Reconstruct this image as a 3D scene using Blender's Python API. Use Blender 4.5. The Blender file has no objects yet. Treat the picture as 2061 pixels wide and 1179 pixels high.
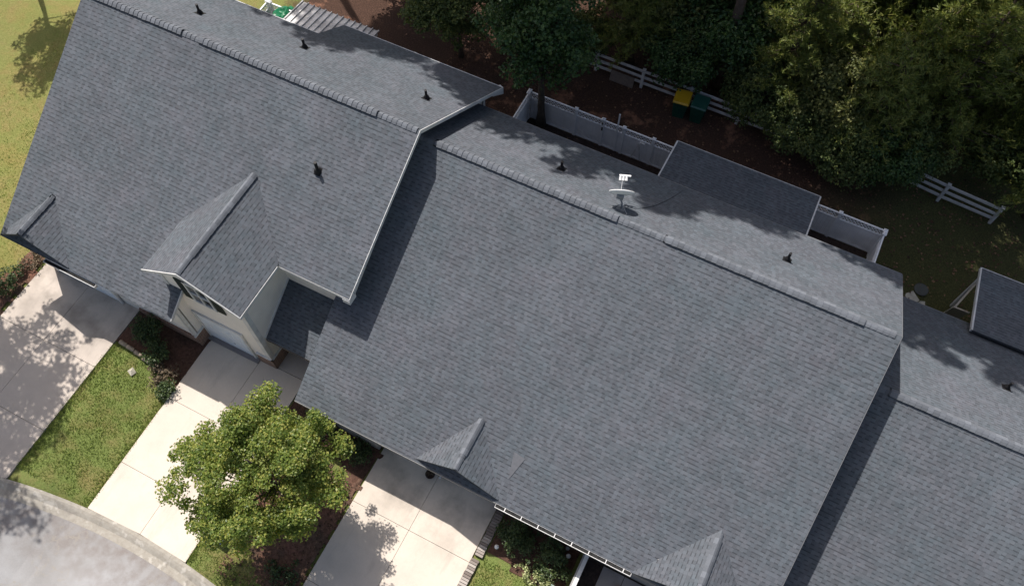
import bpy, bmesh, math, random
from mathutils import Vector, Matrix, noise
# world axes: X runs along the roof ridges, Y from the street to the back yards, Z up (metres)
S = bpy.context.scene
C = S.collection
rad = math.radians
# ---------------------------------------------------------------- camera
cam = bpy.data.cameras.new('camera'); camo = bpy.data.objects.new('camera', cam); C.objects.link(camo)
cam.sensor_width = 36.0; cam.lens = 29.34; cam.clip_end = 3000; cam.clip_start = 0.5
r = Vector((0.8928, 0.45043, 0.00371)); u_ = Vector((-0.40147, 0.79198, 0.45999)); b = Vector((0.20426, -0.41217, 0.88792))
m = Matrix((r, u_, b)).transposed().to_4x4(); m.translation = Vector((0, 0, 31.0)); camo.matrix_world = m
S.camera = camo
# ---------------------------------------------------------------- sun and sky
SUNV = Vector((-0.47, 0.34, 1.0)).normalized()
elev = math.asin(SUNV.z); azim = math.atan2(SUNV.x, SUNV.y)
W = bpy.data.worlds.new("World"); S.world = W; W.use_nodes = True
nt = W.node_tree; bg = nt.nodes['Background']
sky = nt.nodes.new('ShaderNodeTexSky'); sky.sky_type = 'NISHITA'; sky.sun_disc = False
sky.sun_elevation = elev; sky.sun_rotation = azim; sky.air_density = 1.0; sky.dust_density = 4.0; sky.ozone_density = 0.4
nt.links.new(sky.outputs[0], bg.inputs[0]); bg.inputs[1].default_value = 0.098
sl = bpy.data.lights.new('sun', 'SUN'); sl.energy = 4.7; sl.angle = rad(0.55); sl.color = (1.0, 0.945, 0.885)
so = bpy.data.objects.new('sun', sl); C.objects.link(so); so.location = (0, 0, 60)
so.rotation_euler = (-SUNV).to_track_quat('-Z', 'Y').to_euler()
S.view_settings.view_transform = 'Standard'; S.view_settings.look = 'None'
S.view_settings.exposure = 0.27; S.view_settings.gamma = 1.0; S.view_settings.use_curve_mapping = False
S.render.engine = 'CYCLES'; S.cycles.max_bounces = 6

# ---------------------------------------------------------------- helpers
def tag(o, label=None, cat=None, group=None, kind=None):
    if label: o['label'] = label
    if cat: o['category'] = cat
    if group: o['group'] = group
    if kind: o['kind'] = kind
    return o

def empty(name, loc, label=None, cat=None, group=None):
    o = bpy.data.objects.new(name, None); C.objects.link(o); o.location = loc; o.empty_display_size = 0.3
    return tag(o, label, cat, group)

class MB:
    """collects geometry (world coordinates) and links it as one mesh object"""
    def __init__(s): s.v = []; s.f = []; s.uv = []
    def face(s, pts, uvs=None):
        i = len(s.v); s.v += [tuple(p) for p in pts]; s.f.append(tuple(range(i, i + len(pts)))); s.uv.append(uvs)
    def box(s, x0, y0, z0, x1, y1, z1):
        p = [(x0,y0,z0),(x1,y0,z0),(x1,y1,z0),(x0,y1,z0),(x0,y0,z1),(x1,y0,z1),(x1,y1,z1),(x0,y1,z1)]
        i = len(s.v); s.v += p
        for q in ((0,3,2,1),(4,5,6,7),(0,1,5,4),(1,2,6,5),(2,3,7,6),(3,0,4,7)):
            s.f.append(tuple(i + k for k in q)); s.uv.append(None)
    def bar(s, a, b_, w, h=None, up=(0,0,1)):
        """rectangular bar from a to b; w across, h along up"""
        h = h or w
        a = Vector(a); b_ = Vector(b_); d = (b_ - a).normalized(); up = Vector(up)
        sd = d.cross(up)
        if sd.length < 1e-4: sd = d.cross(Vector((0, 1, 0)))
        sd.normalize(); u2 = sd.cross(d).normalized()
        i = len(s.v)
        for c in (a, b_):
            for (p, q) in ((-1,-1),(1,-1),(1,1),(-1,1)):
                s.v.append(tuple(c + sd * (p * w / 2) + u2 * (q * h / 2)))
        for q in ((0,1,2,3),(7,6,5,4),(0,4,5,1),(1,5,6,2),(2,6,7,3),(3,7,4,0)):
            s.f.append(tuple(i + k for k in q)); s.uv.append(None)
    def tube(s, pts, rs, n=8, cap=True):
        """smooth tapered tube along a list of points"""
        pts = [Vector(p) for p in pts]; base = len(s.v)
        if not isinstance(rs, (list, tuple)): rs = [rs] * len(pts)
        ref = Vector((0.13, 0.97, 0.2))
        for k, p in enumerate(pts):
            d = (pts[min(k + 1, len(pts) - 1)] - pts[max(k - 1, 0)]).normalized()
            x = d.cross(ref)
            if x.length < 1e-3: x = d.cross(Vector((1, 0, 0)))
            x.normalize(); y = d.cross(x)
            for j in range(n):
                t = 2 * math.pi * j / n
                s.v.append(tuple(p + (x * math.cos(t) + y * math.sin(t)) * rs[k]))
        for k in range(len(pts) - 1):
            for j in range(n):
                a = base + k * n + j; a2 = base + k * n + (j + 1) % n
                s.f.append((a, a2, a2 + n, a + n)); s.uv.append(None)
        if cap:
            s.f.append(tuple(base + j for j in reversed(range(n)))); s.uv.append(None)
            s.f.append(tuple(base + (len(pts) - 1) * n + j for j in range(n))); s.uv.append(None)
    def slab(s, pts, th, uvf=None, nrm=None):
        """polygon pts (3d, planar) extruded by th against its normal (or nrm)"""
        P = [Vector(p) for p in pts]
        n = Vector((0, 0, 0))
        for k in range(len(P)):
            a, b2 = P[k], P[(k + 1) % len(P)]
            n += Vector(((a.y - b2.y) * (a.z + b2.z), (a.z - b2.z) * (a.x + b2.x), (a.x - b2.x) * (a.y + b2.y)))
        n.normalize()
        if nrm is not None and n.dot(Vector(nrm)) < 0: P.reverse(); n = -n
        Q = [p - n * th for p in P]
        uv = [uvf(p) for p in P] if uvf else None
        s.face(P, uv); s.face(list(reversed(Q)))
        for k in range(len(P)):
            k2 = (k + 1) % len(P)
            s.face([P[k2], P[k], Q[k], Q[k2]])
    def build(s, name, mat, parent=None, smooth=False, uv=False, loc=None):
        me = bpy.data.meshes.new(name)
        org = Vector(loc) if loc is not None else (parent.matrix_world.translation.copy() if False else Vector((0, 0, 0)))
        off = Vector((0, 0, 0))
        par = parent
        while par is not None: off += Vector(par.location); par = par.parent
        if loc is not None: off += Vector(loc)
        me.from_pydata([tuple(Vector(p) - off) for p in s.v], [], s.f)
        if uv:
            l = me.uv_layers.new(name='uv'); k = 0
            for fi, f in enumerate(s.f):
                for j in range(len(f)):
                    if s.uv[fi]: l.data[k].uv = s.uv[fi][j]
                    k += 1
        if smooth: me.polygons.foreach_set('use_smooth', [True] * len(me.polygons))
        me.materials.append(mat)
        o = bpy.data.objects.new(name, me); C.objects.link(o)
        if parent is not None: o.parent = parent
        if loc is not None: o.location = loc
        return o

SPLIT = {'fascia', 'corner_trim', 'brick_base', 'gable_face', 'rake_board', 'posts', 'patio_posts', 'ridge_vent', 'brace', 'gate_latch', 'gate_brace'}
def split_build(s, name, mat, parent=None, **k):
    """pieces that do not touch become objects of their own"""
    # islands by shared vertices, then joined when their boxes touch
    par = list(range(len(s.v)))
    def find(a):
        while par[a] != a: par[a] = par[par[a]]; a = par[a]
        return a
    for f in s.f:
        for q in f[1:]: par[find(q)] = find(f[0])
    isl = {}
    for i, f in enumerate(s.f): isl.setdefault(find(f[0]), []).append(i)
    boxes = []
    for fs in isl.values():
        vs = [s.v[q] for i in fs for q in s.f[i]]
        boxes.append([fs, [min(v[j] for v in vs) - .006 for j in range(3)], [max(v[j] for v in vs) + .006 for j in range(3)]])
    ch = True
    grp = [[b_] for b_ in boxes]
    while ch:
        ch = False
        for i in range(len(grp)):
            for j in range(i + 1, len(grp)):
                if any(all(a[1][q] <= c[2][q] and c[1][q] <= a[2][q] for q in range(3)) for a in grp[i] for c in grp[j]):
                    grp[i] += grp.pop(j); ch = True; break
            if ch: break
    o = None
    for g in grp:
        m2 = MB(); mp = {}
        for b_ in g:
            for i in b_[0]:
                idx = []
                for q in s.f[i]:
                    if q not in mp: mp[q] = len(m2.v); m2.v.append(s.v[q])
                    idx.append(mp[q])
                m2.f.append(tuple(idx)); m2.uv.append(s.uv[i])
        o = MB._build(m2, name, mat, parent, **k)
    return o
MB._build = MB.build
def _b(s, name, mat, parent=None, **k):
    return (split_build if name in SPLIT and parent is not None else MB._build)(s, name, mat, parent, **k)
MB.build = _b

def copy_tree(o, parent=None):
    c = o.copy(); C.objects.link(c)
    if parent is not None: c.parent = parent
    for ch in list(o.children): copy_tree(ch, c)
    return c

# ---------------------------------------------------------------- node helpers
class N:
    def __init__(s, name):
        s.m = bpy.data.materials.new(name); s.m.use_nodes = True; s.t = s.m.node_tree
        s.b = s.t.nodes['Principled BSDF']; s.b.inputs['Roughness'].default_value = 0.85
        s.b.inputs['Specular IOR Level'].default_value = 0.3
    def new(s, t, **k):
        n = s.t.nodes.new('ShaderNode' + t)
        for a, v in k.items(): setattr(n, a, v)
        return n
    def put(s, sock, v):
        if isinstance(v, (int, float)): sock.default_value = v
        elif isinstance(v, (tuple, list)): sock.default_value = tuple(v) + ((1,) if len(v) == 3 and sock.type == 'RGBA' else ())
        else: s.t.links.new(v, sock)
    def math(s, op, a, b_=0.0, c=None):
        n = s.new('Math', operation=op); s.put(n.inputs[0], a); s.put(n.inputs[1], b_)
        if c is not None: s.put(n.inputs[2], c)
        return n.outputs[0]
    def noise(s, co, scale, detail=3, rough=0.55, dim='3D'):
        n = s.new('TexNoise', noise_dimensions=dim); s.put(n.inputs['Vector'], co); s.put(n.inputs['Scale'], scale)
        n.inputs['Detail'].default_value = detail; n.inputs['Roughness'].default_value = rough
        return n.outputs['Fac']
    def white(s, x, y=None):
        if y is None:
            n = s.new('TexWhiteNoise', noise_dimensions='1D'); s.put(n.inputs['W'], x)
        else:
            n = s.new('TexWhiteNoise', noise_dimensions='2D'); c = s.new('CombineXYZ'); s.put(c.inputs[0], x); s.put(c.inputs[1], y)
            s.t.links.new(c.outputs[0], n.inputs['Vector'])
        return n.outputs['Value']
    def ramp(s, f, stops, interp='LINEAR'):
        n = s.new('ValToRGB'); cr = n.color_ramp; cr.interpolation = interp
        while len(cr.elements) < len(stops): cr.elements.new(0.5)
        for e, (p, c) in zip(cr.elements, stops): e.position = p; e.color = tuple(c) + (1,)
        s.put(n.inputs[0], f); return n.outputs[0]
    def range(s, f, a, b_, c=0.0, d=1.0, smooth=False):
        n = s.new('MapRange'); n.clamp = True
        if smooth: n.interpolation_type = 'SMOOTHSTEP'
        s.put(n.inputs['Value'], f)
        for k, v in zip(('From Min', 'From Max', 'To Min', 'To Max'), (a, b_, c, d)): s.put(n.inputs[k], v)
        return n.outputs[0]
    def mix(s, f, a, b_, mode='MIX'):
        n = s.new('Mix', data_type='RGBA', blend_type=mode); s.put(n.inputs[0], f); s.put(n.inputs[6], a); s.put(n.inputs[7], b_)
        return n.outputs[2]
    def bump(s, h, strength=0.5, dist=0.02):
        n = s.new('Bump'); s.put(n.inputs['Height'], h); n.inputs['Strength'].default_value = strength
        n.inputs['Distance'].default_value = dist; s.t.links.new(n.outputs[0], s.b.inputs['Normal'])
    def pos(s):
        return s.new('NewGeometry').outputs['Position']
    def obj(s): return s.new('TexCoord').outputs['Object']
    def sep(s, v):
        n = s.new('SeparateXYZ'); s.put(n.inputs[0], v); return n.outputs
    def color(s, c): s.put(s.b.inputs['Base Color'], c); return s
    def rough(s, v): s.put(s.b.inputs['Roughness'], v); return s

def scaled(c, k): return tuple(x * k for x in c)

# ---------------------------------------------------------------- materials
def mat_shingle(name, base=(0.102, 0.113, 0.130), exposure=0.143):
    n = N(name)
    tc = n.new('TexCoord'); x, y, _ = n.sep(tc.outputs['UV'])
    wob = n.noise(tc.outputs['UV'], 0.9, 2)
    yy = n.math('ADD', n.math('DIVIDE', y, exposure), n.math('MULTIPLY', n.math('SUBTRACT', wob, 0.5), 0.03))
    row = n.math('FLOOR', yy); fy = n.math('FRACT', yy)
    ro = n.white(row)
    xs = n.math('ADD', n.math('DIVIDE', x, 0.125), n.math('MULTIPLY', ro, 1.6))
    # uneven tab widths
    c1 = n.math('FLOOR', xs); jit = n.math('MULTIPLY', n.math('SUBTRACT', n.white(c1, row), 0.5), 0.45)
    xs2 = n.math('ADD', xs, jit); cell = n.math('FLOOR', xs2)
    rnd = n.white(cell, n.math('ADD', row, 0.37))
    rnd2 = n.white(n.math('ADD', cell, 17.3), n.math('ADD', row, 5.1))
    patch = n.noise(tc.outputs['UV'], 0.28, 3)
    patch2 = n.noise(tc.outputs['UV'], 1.1, 4, 0.6)
    bundle = n.white(n.math('FLOOR', n.math('DIVIDE', xs, 5.0)), row)
    k = n.math('ADD', 0.85, n.math('MULTIPLY', rnd, 0.27))
    k = n.math('ADD', k, n.math('MULTIPLY', bundle, 0.10))
    k = n.math('MULTIPLY', k, n.range(patch, 0.3, 0.7, 0.92, 1.07))
    k = n.math('MULTIPLY', k, n.range(patch2, 0.25, 0.75, 0.93, 1.06))
    # dark bands at tab and course feet: printed granules plus painted butt shade
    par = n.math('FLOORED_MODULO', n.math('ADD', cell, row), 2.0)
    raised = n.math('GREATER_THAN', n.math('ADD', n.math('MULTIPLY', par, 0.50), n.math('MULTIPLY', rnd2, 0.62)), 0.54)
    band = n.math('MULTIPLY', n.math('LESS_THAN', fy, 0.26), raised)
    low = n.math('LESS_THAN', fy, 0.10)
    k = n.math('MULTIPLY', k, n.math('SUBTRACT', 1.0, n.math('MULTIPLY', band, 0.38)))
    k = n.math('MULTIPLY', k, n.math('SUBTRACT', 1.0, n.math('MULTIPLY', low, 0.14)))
    ms = n.new('Mapping'); n.put(ms.inputs[0], tc.outputs['UV']); ms.inputs['Scale'].default_value = (1.5, 0.12, 1)
    k = n.math('MULTIPLY', k, n.range(n.noise(ms.outputs[0], 1.0, 4, 0.65), 0.3, 0.7, 0.94, 1.05))
    gran = n.noise(tc.outputs['UV'], 55, 2)
    k = n.math('MULTIPLY', k, n.range(gran, 0.3, 0.7, 0.88, 1.12))
    tint = n.ramp(n.noise(tc.outputs['UV'], 0.55, 4, 0.65), [(0.30, (0.95, 1.02, 1.02)), (0.5, (1, 1, 1)), (0.72, (1.05, 0.99, 1.0))])
    tint2 = n.ramp(n.white(n.math('ADD', cell, 3.3), n.math('ADD', row, 9.1)), [(0.0, (0.98, 1.005, 1.01)), (0.5, (1, 1, 1)), (1.0, (1.025, 1.0, 0.99))])
    col = n.mix(1.0, n.mix(1.0, base, tint, 'MULTIPLY'), tint2, 'MULTIPLY')
    kc = n.new('CombineXYZ'); 
    for i in range(3): n.put(kc.inputs[i], k)
    n.color(n.mix(1.0, col, kc.outputs[0], 'MULTIPLY'))
    n.rough(0.9); n.b.inputs['Specular IOR Level'].default_value = 0.25
    h = n.math('ADD', n.math('MULTIPLY', n.math('SUBTRACT', 1.0, fy), 0.55), n.math('MULTIPLY', raised, 0.35))
    h = n.math('ADD', h, n.math('MULTIPLY', gran, 0.25))
    n.bump(h, 0.9, 0.016)
    return n.m

def mat_plain(name, col, rough=0.7, var=0.08, scale=3.0, spec=0.3, bump=0.0, bscale=40):
    n = N(name)
    f = n.noise(n.obj(), scale, 4, 0.6)
    n.color(n.ramp(f, [(0.3, scaled(col, 1 - var)), (0.7, scaled(col, 1 + var))])); n.rough(rough)
    n.b.inputs['Specular IOR Level'].default_value = spec
    if bump: n.bump(n.noise(n.obj(), bscale, 3), bump, 0.01)
    return n.m

def mat_siding(name, col):
    n = N(name); p = n.pos(); z = n.sep(p)[2]
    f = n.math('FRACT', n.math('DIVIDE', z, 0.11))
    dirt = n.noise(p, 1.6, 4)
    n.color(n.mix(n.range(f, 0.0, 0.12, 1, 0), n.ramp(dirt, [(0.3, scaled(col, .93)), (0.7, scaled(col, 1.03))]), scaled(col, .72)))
    n.rough(0.55); n.bump(f, 0.5, 0.012)
    return n.m

def mat_brick(name, c1, c2, mortar, sx=0.2, sy=0.075):
    n = N(name); p = n.pos(); s = n.sep(p)
    cc = n.new('CombineXYZ'); n.put(cc.inputs[0], n.math('ADD', s[0], s[1])); n.put(cc.inputs[1], s[2])
    bt = n.new('TexBrick'); n.put(bt.inputs['Vector'], cc.outputs[0]); bt.inputs['Scale'].default_value = 1.0
    bt.inputs['Brick Width'].default_value = sx; bt.inputs['Row Height'].default_value = sy
    bt.inputs['Mortar Size'].default_value = 0.008; bt.inputs['Color1'].default_value = c1 + (1,)
    bt.inputs['Color2'].default_value = c2 + (1,); bt.inputs['Mortar'].default_value = mortar + (1,)
    n.color(bt.outputs[0]); n.bump(bt.outputs['Fac'], -0.5, 0.01)
    return n.m

def mat_leaf(name, ca, cb, cc, trans=0.25, rough=0.55):
    """ca..cc: leaf colours spread over the separate leaves"""
    n = N(name)
    ri = n.new('NewGeometry').outputs['Random Per Island']
    big = n.noise(n.pos(), 1.3, 2)
    f = n.math('ADD', n.math('MULTIPLY', ri, 0.65), n.math('MULTIPLY', n.math('SUBTRACT', big, 0.3), 0.6))
    col = n.ramp(f, [(0.1, ca), (0.5, cb), (0.92, cc)])
    n.color(col); n.rough(rough); n.b.inputs['Specular IOR Level'].default_value = 0.35
    tr = n.new('BsdfTranslucent'); n.put(tr.inputs[0], n.mix(1.0, col, (1.25, 1.35, 0.6), 'MULTIPLY'))
    mx = n.new('MixShader'); mx.inputs[0].default_value = trans
    n.t.links.new(n.b.outputs[0], mx.inputs[1]); n.t.links.new(tr.outputs[0], mx.inputs[2])
    n.t.links.new(mx.outputs[0], n.t.nodes['Material Output'].inputs[0])
    return n.m

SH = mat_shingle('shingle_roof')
SHC = None
def mat_cap():
    n = N('ridge_cap_shingle')
    ri = n.new('NewGeometry').outputs['Random Per Island']
    g = n.noise(n.pos(), 45, 2)
    k = n.math('MULTIPLY', n.range(ri, 0, 1, 0.88, 1.32), n.range(g, .3, .7, .9, 1.1))
    cc = n.new('CombineXYZ')
    for i in range(3): n.put(cc.inputs[i], k)
    n.color(n.mix(1.0, (0.122, 0.133, 0.152), cc.outputs[0], 'MULTIPLY')); n.rough(0.92)
    n.bump(g, 0.4, 0.008)
    return n.m
CAP = mat_cap()
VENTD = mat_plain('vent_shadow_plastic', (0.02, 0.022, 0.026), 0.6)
WHITE = mat_plain('white_trim_paint', (0.62, 0.62, 0.615), 0.45, 0.16, 2.6)
VINYL = mat_plain('white_vinyl', (0.86, 0.865, 0.88), 0.4, 0.10, 1.5)
RAILW = mat_plain('weathered_white_vinyl', (0.62, 0.61, 0.60), 0.5, 0.16, 2.5)
SIDE = mat_siding('cream_siding', (0.86, 0.82, 0.77))
SIDEG = mat_siding('grey_beige_siding', (0.36, 0.345, 0.33))
BRICK = mat_brick('brown_brick', (0.16, 0.085, 0.06), (0.25, 0.14, 0.10), (0.30, 0.27, 0.24))
GDOOR = mat_plain('garage_door_paint', (0.74, 0.79, 0.85), 0.4, 0.04)
SHUT = mat_plain('dark_green_shutter', (0.018, 0.028, 0.024), 0.5)
BLK = mat_plain('black_pipe_boot', (0.012, 0.012, 0.014), 0.6, 0.1, spec=0.3)
METP = mat_plain('grey_metal_flashing', (0.45, 0.46, 0.48), 0.35)
DISHW = mat_plain('dish_white', (0.78, 0.78, 0.78), 0.35)
DISHG = mat_plain('dish_back_grey', (0.22, 0.23, 0.24), 0.5)
BARK = mat_plain('grey_brown_bark', (0.085, 0.068, 0.055), 0.95, 0.35, 6, bump=0.8, bscale=18)
PBARK = mat_plain('pine_bark', (0.12, 0.085, 0.065), 0.95, 0.4, 5, bump=0.8, bscale=14)
def mat_glass():
    n = N('window_glass'); n.color((0.045, 0.055, 0.065)); n.rough(0.08); n.b.inputs['Specular IOR Level'].default_value = 0.8
    return n.m
GLASS = mat_glass()

def mat_concrete(name, col, stain=0.5):
    n = N(name); p = n.pos()
    a = n.noise(p, 0.7, 5, 0.6); b2 = n.noise(p, 4.0, 5, 0.65); g = n.noise(p, 70, 2)
    s = n.sep(p)
    mp = n.new('Mapping'); n.put(mp.inputs[0], p); mp.inputs['Scale'].default_value = (1.6, 0.35, 1)
    st = n.noise(mp.outputs[0], 1.0, 4, 0.7)
    c = n.ramp(a, [(0.3, scaled(col, .90)), (0.68, scaled(col, 1.05))])
    c = n.mix(n.range(st, 0.56, 0.74, 0, stain * 0.6), c, scaled(col, 0.62))
    c = n.mix(n.range(b2, 0.55, 0.8, 0, stain * 0.45), c, (col[0] * .8, col[1] * .74, col[2] * .66))
    # oily parking stains near the garage doors
    c = n.mix(n.math('MULTIPLY', n.math('MULTIPLY', n.range(s[1], 3.0, 5.2, 0, 1, True), n.math('GREATER_THAN', n.math('ABSOLUTE', n.math('ADD', s[0], 14.5)), 4.0)), n.range(n.noise(p, 0.9, 4), 0.45, 0.68, 0, 0.7)), c, scaled(col, .45))
    n.color(n.mix(n.range(g, .3, .7, 0, 1), n.mix(1, c, (0.93,) * 3, 'MULTIPLY'), n.mix(1, c, (1.06,) * 3, 'MULTIPLY')))
    n.rough(0.9); n.bump(n.math('ADD', g, b2), 0.25, 0.006)
    return n.m
CONC = mat_concrete('driveway_concrete', (0.60, 0.53, 0.455), 0.75)
CONC_OLD = mat_concrete('older_driveway_concrete', (0.50, 0.44, 0.385), 0.9)
GUTTERC = mat_concrete('kerb_concrete', (0.30, 0.275, 0.235), 1.0)
def mat_kerb():
    n = N('dirty_kerb_concrete'); p = n.pos(); a = n.noise(p, 1.1, 5, .65); b2 = n.noise(p, 6, 4, .7); g = n.noise(p, 50, 2)
    c = n.ramp(b2, [(.3, (.28, .255, .215)), (.7, (.38, .355, .31))])
    c = n.mix(n.range(a, .56, .64, 0, .6), c, (.20, .18, .16)); c = n.mix(n.range(n.noise(p, 2.3, 3), .58, .64, 0, .7), c, (.50, .47, .42))
    n.color(c); n.rough(.95); n.bump(g, .4, .01); return n.m
GUTTERC = mat_kerb()
def mat_asphalt():
    n = N('old_asphalt'); p = n.pos()
    a = n.noise(p, 0.32, 6, 0.62); b2 = n.noise(p, 2.2, 5, 0.6); g = n.noise(p, 60, 3, 0.8)
    y = n.math('ADD', n.sep(p)[1], n.math('MULTIPLY', n.math('POWER', n.math('ADD', n.sep(p)[0], 14.3), 2.0), 0.02))
    c = n.ramp(a, [(0.3, (0.21, 0.205, 0.20)), (0.5, (0.30, 0.297, 0.295)), (0.7, (0.39, 0.392, 0.40))])
    edge = n.math('MULTIPLY', n.range(y, -3.8, -1.2, 0, 1, True), n.range(b2, 0.38, 0.62, 0.15, 0.8))
    c = n.mix(edge, c, (0.18, 0.148, 0.13))
    vor = n.new('TexVoronoi', feature='DISTANCE_TO_EDGE'); 
    mv = n.new('Mapping'); n.put(mv.inputs[0], p); mv.inputs['Scale'].default_value = (0.35, 0.55, 1)
    dn = n.new('Vector' + 'Math', operation='ADD'); nn = n.new('TexNoise'); nn.inputs['Scale'].default_value = 2.5; nn.inputs['Detail'].default_value = 5
    n.put(nn.inputs['Vector'], p); sc = n.new('VectorMath', operation='SCALE'); n.put(sc.inputs[0], nn.outputs['Color']); sc.inputs['Scale'].default_value = 0.7
    n.put(dn.inputs[0], mv.outputs[0]); n.put(dn.inputs[1], sc.outputs[0]); n.put(vor.inputs['Vector'], dn.outputs[0])
    vor.inputs['Scale'].default_value = 0.8
    crack = n.math('MULTIPLY', n.range(vor.outputs['Distance'], 0.0, 0.018, 1, 0), n.range(b2, 0.4, 0.6, 0, 0.75))
    c = n.mix(crack, c, (0.30, 0.27, 0.22))
    c = n.mix(n.range(g, 0.35, 0.75, 0, 0.35), c, (0.42, 0.41, 0.40))
    c = n.mix(n.range(g, 0.55, 0.25, 0, 0.3), c, (0.09, 0.09, 0.095))
    n.color(c); n.rough(0.92); n.bump(g, 0.5, 0.01)
    return n.m
ASPH = mat_asphalt()

def mat_mulch(name, col, col2):
    n = N(name); p = n.pos(); a = n.noise(p, 9, 5, 0.75); b2 = n.noise(p, 1.1, 3); g = n.noise(p, 38, 3, 0.8)
    c = n.mix(n.range(b2, .35, .65), n.ramp(a, [(0.3, scaled(col, .45)), (0.7, scaled(col, 1.5))]), n.ramp(a, [(0.3, scaled(col2, .5)), (0.72, scaled(col2, 1.5))]))
    n.color(c); n.rough(1.0); n.bump(n.math('ADD', a, g), 1.0, 0.04)
    return n.m
MULCH = mat_mulch('brown_mulch', (0.085, 0.050, 0.036), (0.14, 0.072, 0.05))
STRAW = mat_mulch('leaf_litter_mulch', (0.13, 0.085, 0.06), (0.20, 0.10, 0.07))
SOIL = mat_mulch('dark_yard_soil', (0.055, 0.038, 0.030), (0.045, 0.032, 0.028))

def mat_ground():
    n = N('lawn_ground'); p = n.pos(); s = n.sep(p); x, y = s[0], s[1]
    big = n.noise(p, 0.22, 4, 0.6); mid = n.noise(p, 1.3, 5, 0.65); fine = n.noise(p, 16, 4, 0.75); vf = n.noise(p, 60, 2)
    wx = n.math('ADD', x, n.math('MULTIPLY', n.math('SUBTRACT', mid, .5), 2.4))
    wy = n.math('ADD', y, n.math('MULTIPLY', n.math('SUBTRACT', mid, .5), 3.0))
    green = n.ramp(fine, [(0.25, (0.118, 0.158, 0.040)), (0.5, (0.168, 0.215, 0.058)), (0.75, (0.23, 0.265, 0.085))])
    dry = n.ramp(fine, [(0.25, (0.13, 0.10, 0.035)), (0.5, (0.235, 0.19, 0.075)), (0.75, (0.34, 0.28, 0.13))])
    warm = n.ramp(fine, [(0.25, (0.15, 0.13, 0.034)), (0.5, (0.225, 0.205, 0.060)), (0.75, (0.32, 0.28, 0.10))])
    # front lawns
    front = n.mix(n.range(n.math('ADD', mid, n.math('MULTIPLY', big, .5)), .68, .92, 0, 0.8), green, dry)
    # side lawn on the left: sun-bleached
    left = n.mix(n.range(n.math('ADD', big, n.math('MULTIPLY', mid, .3)), .5, .8, 0.15, 1.0), warm, dry)
    left = n.mix(n.range(mid, .42, .62, 0.5, 0.0), left, green)
    c = n.mix(n.range(wx, -24.6, -25.6, 0, 1), front, left)
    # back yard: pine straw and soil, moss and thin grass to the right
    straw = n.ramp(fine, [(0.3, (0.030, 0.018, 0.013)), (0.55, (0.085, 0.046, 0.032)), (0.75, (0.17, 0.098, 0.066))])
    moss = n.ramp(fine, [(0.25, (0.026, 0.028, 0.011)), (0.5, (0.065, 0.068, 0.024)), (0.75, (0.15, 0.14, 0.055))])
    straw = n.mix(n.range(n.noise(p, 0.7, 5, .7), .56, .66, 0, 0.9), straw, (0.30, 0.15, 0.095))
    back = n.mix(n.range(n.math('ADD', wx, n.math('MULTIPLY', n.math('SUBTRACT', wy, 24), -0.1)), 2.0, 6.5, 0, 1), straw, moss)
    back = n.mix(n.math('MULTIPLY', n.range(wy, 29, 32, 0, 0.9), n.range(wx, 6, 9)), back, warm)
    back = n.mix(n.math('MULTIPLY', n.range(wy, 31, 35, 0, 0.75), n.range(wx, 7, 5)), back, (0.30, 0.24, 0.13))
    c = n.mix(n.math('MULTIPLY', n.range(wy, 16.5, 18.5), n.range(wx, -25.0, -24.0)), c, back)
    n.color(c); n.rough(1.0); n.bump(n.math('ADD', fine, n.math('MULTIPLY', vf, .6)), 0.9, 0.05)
    return n.m
GROUND = mat_ground()
GRASS = mat_leaf('grass_blades', (0.14, 0.19, 0.042), (0.19, 0.24, 0.058), (0.28, 0.28, 0.10), 0.4, 0.7)
LEAF_MAPLE = mat_leaf('maple_leaves', (0.095, 0.150, 0.036), (0.215, 0.270, 0.062), (0.46, 0.42, 0.12), 0.4, 0.42)
LEAF_OLIVE = mat_leaf('olive_leaves', (0.076, 0.094, 0.030), (0.158, 0.172, 0.053), (0.303, 0.282, 0.089), 0.28)
LEAF_DARK = mat_leaf('dark_broad_leaves', (0.030, 0.065, 0.022), (0.062, 0.120, 0.035), (0.138, 0.188, 0.056), 0.2, 0.35)
LEAF_WOOD = mat_leaf('woodland_leaves', (0.052, 0.081, 0.029), (0.109, 0.148, 0.045), (0.225, 0.233, 0.068), 0.25)
LEAF_PINE = mat_leaf('pine_needles', (0.093, 0.127, 0.031), (0.187, 0.223, 0.052), (0.345, 0.316, 0.086), 0.2, 0.5)
LEAF_SHRUB = mat_leaf('shrub_leaves', (0.030, 0.050, 0.020), (0.060, 0.095, 0.034), (0.13, 0.16, 0.06), 0.2, 0.45)
LEAF_VARI = mat_leaf('variegated_leaves', (0.09, 0.13, 0.04), (0.36, 0.40, 0.17), (0.70, 0.70, 0.42), 0.2, 0.45)
TWIG = mat_leaf('dry_leaves', (0.07, 0.055, 0.035), (0.15, 0.11, 0.07), (0.26, 0.2, 0.13), 0.1)

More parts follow.
